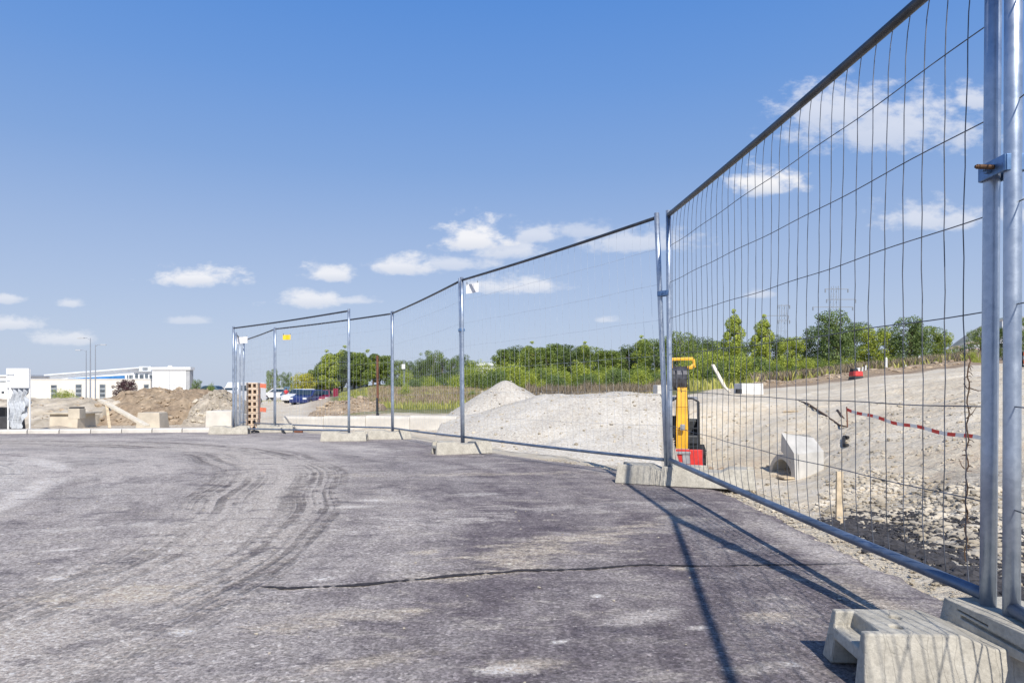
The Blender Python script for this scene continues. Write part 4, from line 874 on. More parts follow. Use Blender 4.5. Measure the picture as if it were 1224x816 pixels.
# dipper folded at the top with bucket tucked in
k = MB(); zt3 = E(0, 430).z
k.bar((-.27, -.45, E(0, 462).z), (-.29, -.40, zt3), .05, .08); k.bar((-.32, -.40, zt3), (.20, -.36, zt3+.01), .06, .07); k.bar((.20, -.36, zt3), (.22, -.36, E(0, 440).z), .06, .09)
k.bar((-.28, -.5, E(0, 441).z), (.18, -.5, E(0, 440).z), .05, .07); k.bar((.12, -.47, E(0, 440).z), (.22, -.42, E(0, 436).z), .05, .06); k.build('dipper_arm', 'machine_yellow', root, bevel=.012)
k = MB(); bx0, bx1 = -.27, .09; zc = E(0, 452).z; pr = []
for a in np.linspace(math.radians(100), math.radians(290), 10): pr.append((-.48+.24*math.cos(a), zc+.26*math.sin(a)))
for (xx) in (bx0, bx1):
    k.add([(xx-.008, p_[0], p_[1]) for p_ in pr]+[(xx+.008, p_[0], p_[1]) for p_ in pr], [tuple(range(10)), tuple(range(19, 9, -1))]+[(j, j+10, (j+1) % 10+10, (j+1) % 10) for j in range(10)])
for j in range(9):
    a, b_ = pr[j], pr[j+1]; k.bar(((bx0+bx1)/2, a[0], a[1]), ((bx0+bx1)/2, b_[0], b_[1]), .31, .016)
for j in range(4): k.bar((bx0+.04+j*.077, pr[-1][0], pr[-1][1]), (bx0+.04+j*.077, pr[-1][0]+.1, pr[-1][1]-.02), .03, .015)
for xx in (-.17, -.03): k.bar((xx, -.735, zc-.24), (xx, -.735, zc+.22), .02, .014)
k.build('bucket', 'bucket_steel', root)
for q_ in ():
    pass
k = MB(); k.box((0, 0, .05), (.5, .3, .05)); tag(rocks('soil_clod', [(root.location.x+rng.uniform(-.5, .8), 14.6+rng.uniform(-.2, .2), -1.0+rng.uniform(0, .06)) for _ in range(60)], [rng.uniform(.03, .09) for _ in range(60)], 'dirt_clod'), 'brown clods of soil pushed up before the excavator blade', 'soil', kind='stuff')

# ------------------------------------------------------------------ vehicles
def car(px, pyb, Y, rz, paint, label, van=False, s=1.0):
    p_ = P(px, pyb, Y); p_.z = CAMH-(pyb-462)/F*Y; root = empty('parked_car' if not van else 'parked_van', p_, rz); root.scale = (s, s, s); tag(root, label, 'van' if van else 'car', 'vehicles parked on the dirt lot')
    k = MB(); W = .86
    if van: pr = [(-2.3, .32), (-2.32, 1.0), (-2.25, 2.0), (-2.1, 2.12), (1.1, 2.12), (1.65, 1.3), (2.3, 1.05), (2.38, .5), (2.3, .32)]; gl = [(.55, 1.28), (.45, 1.98), (1.08, 2.0), (1.55, 1.32)]
    else: pr = [(-2.05, .34), (-2.12, .6), (-2.02, .98), (-1.75, 1.02), (-1.3, 1.42), (-.9, 1.5), (.3, 1.5), (.65, 1.42), (1.15, 1.0), (1.95, .86), (2.12, .6), (2.08, .34)]; gl = None
    m5 = len(pr); vs = []
    for sy in (-1, 1):
        for (a, b_) in pr: w_ = W if b_ < 1.06 else W*(1-.28*(b_-1.0)) if not van else W*(1-.06*(b_-1)); vs.append((sy*w_, a, b_))
    k.add(vs, [tuple(range(m5)), tuple(range(2*m5-1, m5-1, -1))]+[(j, j+m5, (j+1) % m5+m5, (j+1) % m5) for j in range(m5)]); k.build('body', paint, root, bevel=.05)
    k = MB()
    if van:
        k.add([(-.76, 1.62, 1.36), (.76, 1.62, 1.36), (.70, 1.14, 2.03), (-.70, 1.14, 2.03)], [(0, 1, 2, 3)]); k.box((0, -2.30, 1.5), (1.3, .03, .6))
        for s_ in (-1, 1): k.box((s_*.845, .85, 1.55), (.02, .8, .5))
    else:
        k.add([(-.74, 1.14, 1.03), (.74, 1.14, 1.03), (.66, .67, 1.44), (-.66, .67, 1.44)], [(0, 1, 2, 3)]); k.add([(-.72, -1.77, 1.06), (.72, -1.77, 1.06), (.66, -1.34, 1.42), (-.66, -1.34, 1.42)], [(3, 2, 1, 0)])
        for s_ in (-1, 1): k.add([(s_*.855, -1.4, 1.05), (s_*.855, .95, 1.04), (s_*.775, .35, 1.42), (s_*.775, -1.05, 1.42)], [(0, 1, 2, 3)])
        k.v = [(v_[0]*1.012, v_[1]*1.012, v_[2]+.008) for v_ in k.v]
    k.build('windows', 'car_glass', root, fixn=False)
    for (sx_, yy_) in ((-1, -1.35), (1, -1.35), (-1, 1.35), (1, 1.35)):
        k = MB(); k.cyl((sx_*.66, yy_, .32), (sx_*.88, yy_, .32), .32, 16); w_ = k.build('wheel', 'black_rubber', root); k = MB(); k.cyl((sx_*.87, yy_, .32), (sx_*.89, yy_, .32), .19, 12); k.build('rim', 'car_silver', w_)
    for sx_ in (-1, 1):
        k = MB(); k.box((sx_*.66, 2.08 if not van else 2.33, .72), (.34, .10, .16)); k.build('headlight', 'pale_metal', root); k = MB(); k.box((sx_*.72, -2.07 if not van else -2.31, .82), (.22, .10, .18)); k.build('tail_light', 'lamp_red', root)
    return root
car(290, 483, 66, math.radians(160), 'car_white', 'white van behind the double fence post', van=True)
car(334, 478, 92, math.radians(80), 'car_white', 'white car left of the person in red', s=1.05)
car(350.5, 479.5, 88, math.radians(172), 'car_steel_blue', 'steel blue van right of the person in red', van=True, s=.9)
car(361, 482, 74, math.radians(155), 'car_white', 'white car between the steel blue van and the dark blue car', s=1.05)
car(370, 485, 66, math.radians(168), 'car_blue', 'dark blue car at the front of the parked row', s=1.05)
car(377, 484.5, 69, math.radians(185), 'car_silver', 'silver car squeezed between the dark blue and the maroon car', s=1.0)
car(385, 484, 68, math.radians(190), 'car_maroon', 'maroon car at the right end of the parked row', s=1.0)
car(251, 473, 100, math.radians(80), 'car_steel_blue', 'blue car roof behind the smaller rubble heap')
o = cblock(398, 404, 464, 60, .3, 'small red brown container beside the parked cars', 'container', 'car_maroon', cat='container')
# people
def person(px, pyb, Y, h_, label, shirt='shirt_red'):
    p_ = P(px, pyb, Y); root = empty('person', p_, .3); tag(root, label, 'person'); s = h_/1.75
    me = bpy.data.meshes.new('body'); bm = bmesh.new()
    J = {'pel': (0, 0, .95, .15), 'che': (0, 0, 1.3, .17), 'nek': (0, 0, 1.5, .07), 'hed': (0, 0, 1.62, .10), 'top': (0, .01, 1.70, .085),
         'lh': (-.1, 0, .88, .105), 'lk': (-.12, .03, .5, .07), 'la': (-.13, 0, .08, .05), 'lt': (-.14, -.13, .04, .045), 'rh': (.1, 0, .88, .105), 'rk': (.12, .0, .5, .07), 'ra': (.13, .03, .08, .05), 'rt': (.14, -.1, .04, .045),
         'ls': (-.2, 0, 1.42, .065), 'le': (-.27, .02, 1.14, .05), 'lw': (-.28, -.06, .9, .04), 'lf': (-.28, -.08, .8, .035), 'rs': (.2, 0, 1.42, .065), 're': (.28, .02, 1.14, .05), 'rw': (.27, -.08, .9, .04), 'rf': (.27, -.1, .8, .035)}
    V = {k_: bm.verts.new(Vector(j[:3])*s) for k_, j in J.items()}
    for a, b_ in (('pel', 'che'), ('che', 'nek'), ('nek', 'hed'), ('hed', 'top'), ('pel', 'lh'), ('lh', 'lk'), ('lk', 'la'), ('la', 'lt'), ('pel', 'rh'), ('rh', 'rk'), ('rk', 'ra'), ('ra', 'rt'), ('che', 'ls'), ('ls', 'le'), ('le', 'lw'), ('lw', 'lf'), ('che', 'rs'), ('rs', 're'), ('re', 'rw'), ('rw', 'rf')): bm.edges.new((V[a], V[b_]))
    bm.to_mesh(me); bm.free(); o = bpy.data.objects.new('body', me); COL.objects.link(o); o.parent = root
    md = o.modifiers.new('skin', 'SKIN'); o.modifiers.new('sub', 'SUBSURF').levels = 1
    for i, (k_, j) in enumerate(J.items()): me.skin_vertices[0].data[i].radius = (j[3]*s, j[3]*s)
    me.skin_vertices[0].data[0].use_root = True; me.materials.append(MATS['skin'])
    k = MB(); k.tube([(0, 0, .93*s), (0, 0, 1.15*s), (0, 0, 1.40*s), (0, 0, 1.5*s)], [.2*s, .19*s, .21*s, .10*s], 12)
    for sx_ in (-1, 1): k.tube([(sx_*.17*s, 0, 1.43*s), (sx_*.26*s, .01, 1.2*s)], [.09*s, .075*s], 10)
    k.build('shirt', shirt, root, smooth=True)
    k = MB()
    for sx_ in (-1, 1): k.tube([(sx_*.09*s, 0, .98*s), (sx_*.12*s, .02, .5*s), (sx_*.13*s, .01, .10*s)], [.14*s, .095*s, .075*s], 10)
    k.build('trousers', 'trousers', root, smooth=True)
    k = MB(); k.tube([(0, .02*s, 1.60*s), (0, .02*s, 1.68*s), (0, .02*s, 1.76*s)], [.112*s, .118*s, .05*s], 12); k.build('hair', 'hair', root, smooth=True)
person(342, 479, 84, 1.55, 'person in a red top standing between parked vehicles')

# ------------------------------------------------------------------ buildings
def brick(root, name, x0, x1, y0, y1, z0, z1, mat, bev=0): k = MB(); k.box(((x0+x1)/2, (y0+y1)/2, (z0+z1)/2), (x1-x0, y1-y0, z1-z0)); return k.build(name, mat, root, bevel=bev)
Yb = 125.0; sb = Yb/F; gb = -1.9
root = empty('office_building', (XP(107, Yb), Yb, gb)); tag(root, 'long cream low building with a blue glass band and slanting white roof', 'building')
def bx(px): return (px-107)*sb
def bz(py): return CAMH-(py-462)*sb-gb
brick(root, 'wall', bx(30), bx(180), 0, 14, 0, bz(453), 'cream_wall')
brick(root, 'cornice', bx(30)-.1, bx(180)+.1, -.12, 14.1, bz(453)+.003, bz(452.4), 'white_paint')
# upper storey, roof slants down to the left
k = MB(); a1, a2 = (bx(37), bz(448.5)), (bx(163), bz(438.2)); zl = bz(452.3)
k.add([(a1[0], 5, zl), (a2[0], 5, zl), (a2[0], 5, a2[1]), (a1[0], 5, a1[1]), (a1[0], 14, zl), (a2[0], 14, zl), (a2[0], 14, a2[1]), (a1[0], 14, a1[1])], [(0, 1, 2, 3), (7, 6, 5, 4), (0, 4, 5, 1), (1, 5, 6, 2), (2, 6, 7, 3), (3, 7, 4, 0)]); k.build('upper_wall', 'white_paint', root)
k = MB(); k.add([(a1[0]-.5, 4.2, a1[1]), (a2[0]+.3, 4.2, a2[1]), (a2[0]+.3, 4.2, a2[1]+.25), (a1[0]-.5, 4.2, a1[1]+.25), (a1[0]-.5, 14.5, a1[1]), (a2[0]+.3, 14.5, a2[1]), (a2[0]+.3, 14.5, a2[1]+.25), (a1[0]-.5, 14.5, a1[1]+.25)], [(0, 1, 2, 3), (7, 6, 5, 4), (0, 4, 5, 1), (1, 5, 6, 2), (2, 6, 7, 3), (3, 7, 4, 0)]); k.build('roof', 'pale_metal', root)
k = MB(); k.add([(bx(60), 4.9, bz(452)), (bx(131), 4.9, bz(452.2)), (bx(131), 4.9, bz(448)), (bx(60), 4.9, bz(451.6))], [(0, 1, 2, 3)]); k.build('glass_band', 'blue_glass', root, fixn=False)
for (a, b_, t, u) in ((134, 139, 447.5, 452), (139.8, 144.3, 447.5, 452), (146, 152.3, 447, 452)):
    o = brick(root, 'window', bx(a), bx(b_), 4.82, 4.96, bz(u), bz(t), 'window_dark'); brick(o, 'mullion', (bx(a)+bx(b_))/2-.06, (bx(a)+bx(b_))/2+.06, 4.74, 4.815, bz(u), bz(t), 'white_paint')
for (pxa, w_) in ((61, 7.2), (90.5, 7.2), (119.2, 7), (172, 6)):
    o = brick(root, 'window', bx(pxa), bx(pxa+w_), -.06, .05, bz(476 if pxa < 150 else 468), bz(459 if pxa > 70 else 460), 'window_grey')
    for j, t in enumerate((459.3, 464.8, 470)):
        if pxa > 150 and j == 2: break
        brick(o, 'pane', bx(pxa)+.12, bx(pxa+w_)-.12, -.12, -.065, bz(t+3.6), bz(t+.8), 'window_dark')
for (a, b_, t, u, m__) in ((153, 157, 446, 451.5, 'window_dark'), (159, 164, 443, 447.5, 'window_dark'), (159, 164, 448.3, 452, 'window_dark'), (159.5, 164.5, 454, 457.5, 'window_dark'), (166, 169.5, 445, 452, 'window_grey'), (172, 176.5, 444, 447, 'window_dark'), (171, 176, 448.5, 452, 'window_dark'), (177.5, 181, 446, 452, 'window_grey')):
    pass
o = brick(root, 'stair_tower', bx(152), bx(182), 2.2, 9, 0, bz(444), 'white_paint')
for (a, b_, t, u) in ((154, 157.3, 446.5, 451.5), (159.5, 164, 447.3, 451.8), (166, 169.5, 446.5, 451.5), (171.5, 176, 447.6, 452), (177.5, 180.8, 446.5, 451.8)): brick(o, 'window', bx(a), bx(b_), 2.05, 2.19, bz(u), bz(t), 'window_dark')
o = brick(root, 'roof_house', bx(155.5), bx(170), 3, 8, bz(444)+.003, bz(437), 'pale_metal'); brick(o, 'window', bx(160), bx(166), 2.9, 2.995, bz(441.5), bz(438.5), 'window_grey')
brick(root, 'ledge', bx(150), bx(183), 1.7, 9.2, bz(444)+.004, bz(443.3), 'grey_render')
root2 = empty('white_cube_building', (XP(204, 118), 118, gb)); root2.scale = (1, .2, 1); tag(root2, 'white boxy building with a flat roof behind the large dirt heap', 'building')
s2 = 118/F; cx2 = lambda p_: (p_-204)*s2; cz2 = lambda p_: CAMH-(p_-462)*s2-gb
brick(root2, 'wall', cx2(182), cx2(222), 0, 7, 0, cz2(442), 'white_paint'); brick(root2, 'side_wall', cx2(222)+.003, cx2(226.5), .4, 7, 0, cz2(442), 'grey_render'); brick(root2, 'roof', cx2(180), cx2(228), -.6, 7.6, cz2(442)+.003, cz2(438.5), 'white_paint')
brick(root2, 'roof_vent', cx2(200), cx2(205), 1, 2, cz2(438.5)+.003, cz2(436.7), 'white_paint')
for a in (202.5,): brick(root2, 'panel_joint', cx2(a)-.05, cx2(a)+.05, -.03, -.003, 0, cz2(442)-.1, 'grey_render')
brick(root2, 'panel_joint', cx2(183), cx2(202)-.003, -.03, -.003, cz2(459.8), cz2(459.3), 'grey_render'); brick(root2, 'panel_joint', cx2(203), cx2(221), -.03, -.003, cz2(460.3), cz2(459.8), 'grey_render'); brick(root2, 'painted_roof_shadow', cx2(182)+.05, cx2(222)-.05, -.04, -.004, cz2(443.4), cz2(442.1), 'grey_render')  # last grey strip stands in for the shadow under the roof edge
root3 = empty('white_hall', (XP(-10, 135), 135, gb)); tag(root3, 'plain white hall cut off by the left edge behind the notice board', 'building')
s3 = 135/F; brick(root3, 'wall', -14*s3-6, 22*s3+4, 0, 10, 0, CAMH+12*s3-gb, 'white_paint'); brick(root3, 'roof', -14*s3-6.3, 22*s3+4.3, -.3, 10.3, CAMH+12*s3-gb+.003, CAMH+12*s3-gb+.35, 'pale_metal')
o = brick(root3, 'window', 12.2*s3, 15*s3, -.1, .0-.003, CAMH-8*s3-gb, CAMH-5.5*s3-gb, 'window_dark'); brick(root3, 'window', 9*s3, 17*s3, -.1, -.003, CAMH+5.6*s3-gb, CAMH+7*s3-gb, 'window_grey')
root4 = empty('flat_hall', (XP(583, 170), 170, -1)); tag(root4, 'low white hall glimpsed between the trees behind the gravel cone', 'building')
s4 = 170/F; brick(root4, 'wall', -14*s4, 14*s4, 0, 8, 0, CAMH+25*s4+1, 'white_paint'); brick(root4, 'roof', -14.5*s4, 14.5*s4, -.4, 8.4, CAMH+25*s4+1.003, CAMH+28*s4+1, 'pale_metal'); brick(root4, 'window', 2*s4, 9*s4, -.1, -.003, CAMH+16*s4+1, CAMH+20*s4+1, 'window_dark')
root5 = empty('white_shed', (XP(425, 90), 90, 0)); tag(root5, 'small white shed half hidden by the tree row', 'shed')
s5 = 90/F; k = MB(); k.prism([(-8*s5, 0), (-8*s5, CAMH+13*s5), (-1*s5, CAMH+20*s5), (8*s5, CAMH+15*s5), (8*s5, 0)], 0, 3); k.build('wall', 'white_paint', root5); k = MB(); k.bar((-8.4*s5, -.2, CAMH+13*s5), (-1*s5, -.2, CAMH+20.4*s5), .4, .12); k.bar((-1*s5, -.2, CAMH+20.4*s5), (8.4*s5, -.2, CAMH+15*s5), .4, .12); k.build('eave', 'pale_metal', root5)

# far hill with a town
hx0, hx1 = XP(1040, 900), XP(1500, 900)
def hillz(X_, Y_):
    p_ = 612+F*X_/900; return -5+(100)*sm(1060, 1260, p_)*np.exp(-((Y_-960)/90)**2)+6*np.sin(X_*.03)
hill, _ = grid_mesh('hill', np.linspace(hx0, hx1, 60), np.linspace(760, 1200, 40), hillz, 'hill_hazy_green'); struct(hill)
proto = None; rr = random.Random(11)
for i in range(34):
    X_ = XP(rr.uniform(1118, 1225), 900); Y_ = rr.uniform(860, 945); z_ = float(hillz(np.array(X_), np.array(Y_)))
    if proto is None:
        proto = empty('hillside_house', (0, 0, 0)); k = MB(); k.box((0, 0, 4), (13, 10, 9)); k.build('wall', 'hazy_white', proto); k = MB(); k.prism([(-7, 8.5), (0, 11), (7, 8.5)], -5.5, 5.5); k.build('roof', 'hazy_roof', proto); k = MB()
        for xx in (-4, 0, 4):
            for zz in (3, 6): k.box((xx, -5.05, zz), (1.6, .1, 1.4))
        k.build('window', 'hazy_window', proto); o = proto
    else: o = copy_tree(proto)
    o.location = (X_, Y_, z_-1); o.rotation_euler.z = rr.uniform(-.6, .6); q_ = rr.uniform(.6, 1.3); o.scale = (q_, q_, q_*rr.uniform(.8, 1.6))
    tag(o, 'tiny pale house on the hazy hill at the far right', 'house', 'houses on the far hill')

# pylons
def pylon(px, pyt, pyb, Y, label, arms):
    b_ = P(px, pyb, Y); h_ = (pyb-pyt)/F*Y; root = empty('power_pylon', b_); tag(root, label, 'pylon'); k = MB(); w0, w1 = 1.6, .7
    def c_(t, s, s2_): w = w0+(w1-w0)*t; return Vector((s*w/2, s2_*w/2, h_*t))
    for s in (-1, 1):
        for s2_ in (-1, 1): k.bar(c_(0, s, s2_), c_(1, s, s2_), .055, .055)
    n_ = 9
    for i in range(n_):
        for s2_ in (-1, 1): k.bar(c_(i/n_, -1, s2_), c_((i+1)/n_, 1, s2_), .025, .025); k.bar(c_(i/n_, 1, s2_), c_(i/n_, -1, s2_), .03, .03)
    k.build('mast', 'pylon_steel', root)
    for (t, xa, xb) in arms:
        k = MB(); k.bar((xa, 0, h_*t), (xb, 0, h_*t), .10, .10); k.cyl((xa, 0, h_*t-.5), (xa, 0, h_*t), .09, 6); k.cyl((xb, 0, h_*t-.5), (xb, 0, h_*t), .09, 6); k.build('cross_arm', 'pylon_steel', root)
pylon(998, 342, 455, 100, 'taller power pylon above the right hand trees', ((.97, -1.4, 1.9), (.78, -3.2, 2.6), (.86, -1.2, 3.0)))
pylon(936, 364, 458, 105, 'shorter power pylon left of the taller one', ((.99, -.8, 1.0), (.86, -2.6, .8), (.80, -.8, 1.0)))

# ------------------------------------------------------------------ trees
def leaves(cl, n_, size, rs, flat=.6):
    """cl: list of (centre, radius); returns verts, faces of n_ leaf-sized quads spread through clumps"""
    C_ = np.array([c_[0] for c_ in cl]); R_ = np.array([c_[1] for c_ in cl]); w = R_**2; idx = rs.choice(len(cl), n_, p=w/w.sum())
    d_ = rs.normal(size=(n_, 3)); d_ /= np.linalg.norm(d_, axis=1)[:, None]; rad = R_[idx]*rs.uniform(.35, 1, n_)**.5
    c_ = C_[idx]+d_*rad[:, None]*np.array([1, 1, .85])
    nrm = d_+rs.normal(size=(n_, 3))*flat; nrm[:, 2] += .25; nrm /= np.linalg.norm(nrm, axis=1)[:, None]
    t = np.cross(nrm, rs.normal(size=(n_, 3))); t /= np.linalg.norm(t, axis=1)[:, None]; b_ = np.cross(nrm, t)
    s = size*rs.uniform(.55, 1.3, n_)[:, None]
    v_ = np.stack([c_-t*s*.9, c_-b_*s*.5, c_+t*s*.9, c_+b_*s*.5], 1).reshape(-1, 3); f_ = np.arange(n_*4).reshape(-1, 4); return v_, f_
def mesh_np(name, v_, f_, mat, parent=None):
    me = bpy.data.meshes.new(name); me.from_pydata(v_.tolist(), [], f_.tolist()); me.materials.append(MATS[mat]); o = bpy.data.objects.new(name, me); COL.objects.link(o)
    if parent: o.parent = parent
    return o
def make_tree(kind, h_, w, mat, seed, n_=3200, leaf=.13, name='broadleaf_tree', bark='bark', crown0=.18):
    rs = np.random.default_rng(seed); rr = random.Random(seed); root = empty(name, (0, 0, -50)); k = MB()
    lean = rs.normal(0, .04, 2)*h_
    tr = [Vector((lean[0]*t*t, lean[1]*t*t, h_*.92*t)) for t in np.linspace(0, 1, 7)]
    k.tube(tr, [h_*.022*(1-t*.85) for t in np.linspace(0, 1, 7)], 7); cl = []
    nc = 26 if kind != 'poplar' else 22
    for i in range(nc):
        t = crown0+(1-crown0)*((i+.5)/nc)**.9; a = i*2.4+rr.uniform(-.5, .5)
        if kind == 'poplar': R_ = w*.5*(math.sin(math.pi*min(1, (t-crown0)/(1-crown0)*.85+.12))**.6); rc = .20*w+.10
        elif kind == 'bush': R_ = w*.5*math.sqrt(max(.02, 1-((t-.35)/.68)**2)); rc = .20*w
        else: R_ = w*.5*math.sqrt(max(.03, 1-((t-.55)/.5)**2)); rc = .17*w
        R_ *= rr.uniform(.45, 1.05); zc_ = h_*t*.97; base_ = tr[0].lerp(tr[-1], max(0, t-.16)); tip = Vector((tr[-1].x*t+R_*math.cos(a)*.85, R_*math.sin(a)*.85, zc_))
        midp = base_.lerp(tip, .5)+Vector((0, 0, .04*h_)); k.tube([base_, midp, tip], [h_*.008, h_*.005, h_*.002], 5)
        cl.append((tip, rc*rr.uniform(.6, 1.25)))
        if rr.random() < .5: cl.append((tip+Vector((rr.gauss(0, rc), rr.gauss(0, rc), rr.gauss(0, rc*.8))), rc*rr.uniform(.3, .6)))
    k.build('trunk', bark, root); v_, f_ = leaves([(tuple(c_[0]), c_[1]) for c_ in cl], n_, leaf, rs); mesh_np('crown', v_, f_, mat, root); return root
PR = {}
for key, args in {
    'p1': ('poplar', 5.2, 2.3, 'leaf_mid', 1), 'p2': ('poplar', 5.0, 2.6, 'leaf_dark', 2), 'p3': ('poplar', 5.2, 2.0, 'leaf_bright', 3),
    'b1': ('round', 5.0, 4.2, 'leaf_mid', 4), 'b2': ('round', 5.0, 4.6, 'leaf_dark', 5), 'b3': ('round', 5.0, 3.8, 'leaf_olive', 6), 'b4': ('round', 4.6, 4.2, 'leaf_bright', 12),
    's1': ('bush', 2.4, 3.4, 'leaf_bright', 7), 's2': ('bush', 2.2, 3.2, 'leaf_mid', 8), 's3': ('bush', 2.0, 3.4, 'leaf_olive', 9),
    'y': ('round', 3.2, 3.2, 'leaf_yellow', 10), 'pu': ('round', 3.4, 3.6, 'leaf_purple', 11)}.items():
    PR[key] = make_tree(*args, n_=8500 if key[0] in 'pb' else 5000, leaf=.085 if key[0] != 's' else .07, name='shrub' if key[0] == 's' else 'broadleaf_tree')
USED = set()
def put(key, px, Y, top, label, group, cat='tree', wf=1.0, sink=.15, zb=None):
    """stand a tree so that its own height is what the survey gives for its top"""
    o = PR[key]
    if key in USED: o = copy_tree(o)
    USED.add(key); X_ = XP(px, Y); z_ = float(terr(X_, Y, False)) if zb is None else zb; ht = CAMH-(top-462)/F*Y-z_
    h0 = {'p': 5.1, 'b': 5.0, 's': 2.3, 'y': 3.2}[('pu' == key and 'y') or key[0]]; s = ht/h0; o.location = (X_, Y, z_-sink); ws = (s**.6)*wf if key[0] != 's' else s*wf; o.scale = (ws, ws, s*1.03); o.rotation_euler = (0, 0, random.uniform(0, 6.28)); tag(o, label, cat, group)
rr = random.Random(5)
# tree row behind the cars (px 372-470)
for i, pxx in enumerate([374, 381, 388, 395, 402, 409, 416, 423, 431, 439, 446, 454, 462]):
    put(['p1', 'p3', 'p2', 'p3'][i % 4], pxx, 88+rr.uniform(-5, 5), np.interp(pxx, [372, 380, 395, 410, 440, 465], [444, 432, 424, 422, 424, 427])+rr.uniform(-2, 2), 'slender green tree in the dense row behind the parked cars', 'row of slender trees behind the cars', wf=1.25)
for i, (pxx, tp_) in enumerate([(477, 430), (489, 431), (501, 430), (510, 427), (519, 419), (528, 428), (541, 428), (552, 424), (561, 430)]):
    put(['b1', 'b2', 'b3', 'b2'][i % 4], pxx, 92+rr.uniform(-6, 6), tp_+1, 'rounded green tree between the fifth post and the gravel cone', 'rounded trees left of the low white hall', wf=.85)
for i, pxx in enumerate([602, 611, 620, 630, 640, 652, 663, 674, 686, 697, 708, 720, 733, 745, 757, 770, 784]):
    put(['p1', 'p2', 'b2', 'p3', 'b1', 'p1'][i % 6], pxx, 84+rr.uniform(-6, 6), np.interp(pxx, [598, 620, 645, 665, 700, 745, 770, 790], [420, 414, 418, 413, 414, 419, 409, 406])+rr.uniform(-2, 3), 'dark green tree in the long row behind the gravel piles', 'long tree row behind the gravel piles', wf=1.25)
for i, pxx in enumerate([800, 812, 826, 840, 852]):
    put(['b2', 'b1', 'b3'][i % 3], pxx, 70+rr.uniform(-5, 5), [408, 399, 410, 405, 408][i], 'tree behind the raised boom of the excavator', 'trees behind the excavator', wf=.9)
for i, (key, pxx, Y, tp_, wf) in enumerate([('b2', 866, 60, 410, 1), ('p3', 878, 52, 379, .8), ('b1', 892, 62, 406, 1), ('p3', 912, 52, 384, .85), ('b2', 926, 60, 404, 1), ('b4', 945, 58, 402, .9), ('b2', 963, 62, 406, .9), ('b2', 985, 60, 392, 1), ('b3', 1001, 56, 374, 1.0), ('b2', 1022, 62, 388, 1.0), ('b4', 1044, 56, 389, 1.0), ('b2', 1063, 60, 398, .8), ('b3', 1086, 55, 381, 1.0), ('b1', 1106, 58, 390, 1.0), ('b4', 1126, 58, 396, .7), ('b3', 1146, 52, 412, .7), ('b1', 1172, 52, 392, .7), ('b2', 1200, 55, 392, 1), ('b1', 1235, 55, 380, 1), ('b2', 1265, 55, 384, 1)]):
    special = {1: 'tall thin tree with a ragged top, left one of two', 3: 'tall thin tree with a ragged top, right one of two', 8: 'tall feathery olive green tree at the foot of the taller pylon', 12: 'tall olive green tree above the white stone posts', 16: 'green tree just left of the near fence posts'}
    put(key, pxx, Y, tp_, special.get(i, 'green tree in the thicket behind the pale plateau'), None if i in special else 'thicket behind the plateau', wf=wf)
# bushes in front of the rows
for i in range(26):
    pxx = 560+i*9.5+rr.uniform(-3, 3); Y = 58+rr.uniform(-6, 6); put(['s1', 's2', 's1', 's3'][i % 4], pxx, Y, 441+rr.uniform(-4, 5), 'leafy bush at the foot of the long tree row', 'bushes before the long tree row', 'bush', 1.0)
for i in range(12):
    pxx = 468+i*9+rr.uniform(-3, 3); Y = 62+rr.uniform(-6, 6); put(['s3', 's2', 's1'][i % 3], pxx, Y, 449+rr.uniform(-3, 4), 'leafy bush on the grassy bank', 'bushes on the grassy bank', 'bush', 1.0)
for i in range(30):
    pxx = 822+i*12+rr.uniform(-4, 4)
    if pxx > 1160: break
    Y = 46+rr.uniform(-4, 4); put(['s1', 's2', 's1', 's3'][i % 4], pxx, Y, 430-6*sm(950, 1150, pxx)+rr.uniform(-6, 6), 'bright leafy bush below the thicket on the right', 'bushes below the right thicket', 'bush', .9)
put('s1', 484, 40, 459, 'round green bush alone on the grassy bank', None, 'bush', .7); put('s2', 564, 36, 465, 'green bush just left of the gravel cone', None, 'bush', .7)
put('y', 361, 80, 447, 'bright yellow green tree behind the parked cars', None, zb=-1); put('b1', 326, 96, 442, 'green tree right of the clay blocks', None, wf=.6, zb=-1.2); put('b3', 344, 98, 446, 'grey green tree behind the person in red', None, wf=.65, zb=-1.2)
put('pu', 152, 112, 455.5, 'purple leaved tree before the cream building', None, zb=-1.6, wf=1.0)
put('s1', 78, 105, 468, 'bright green bush before the cream building', None, 'bush', 1.6, zb=-1.6); put('b3', 234, 110, 454, 'small grey green tree right of the white boxy building', None, wf=.6, zb=-1.5); put('s2', 250, 60, 460, 'small dark bush above the smaller rubble heap', None, 'bush', .6, zb=-.4)
put('s1', 1162, 36, 420, 'yellow green bush at the foot of the near posts', None, 'bush', .7)
for o in list(PR):
    if o not in USED: pass

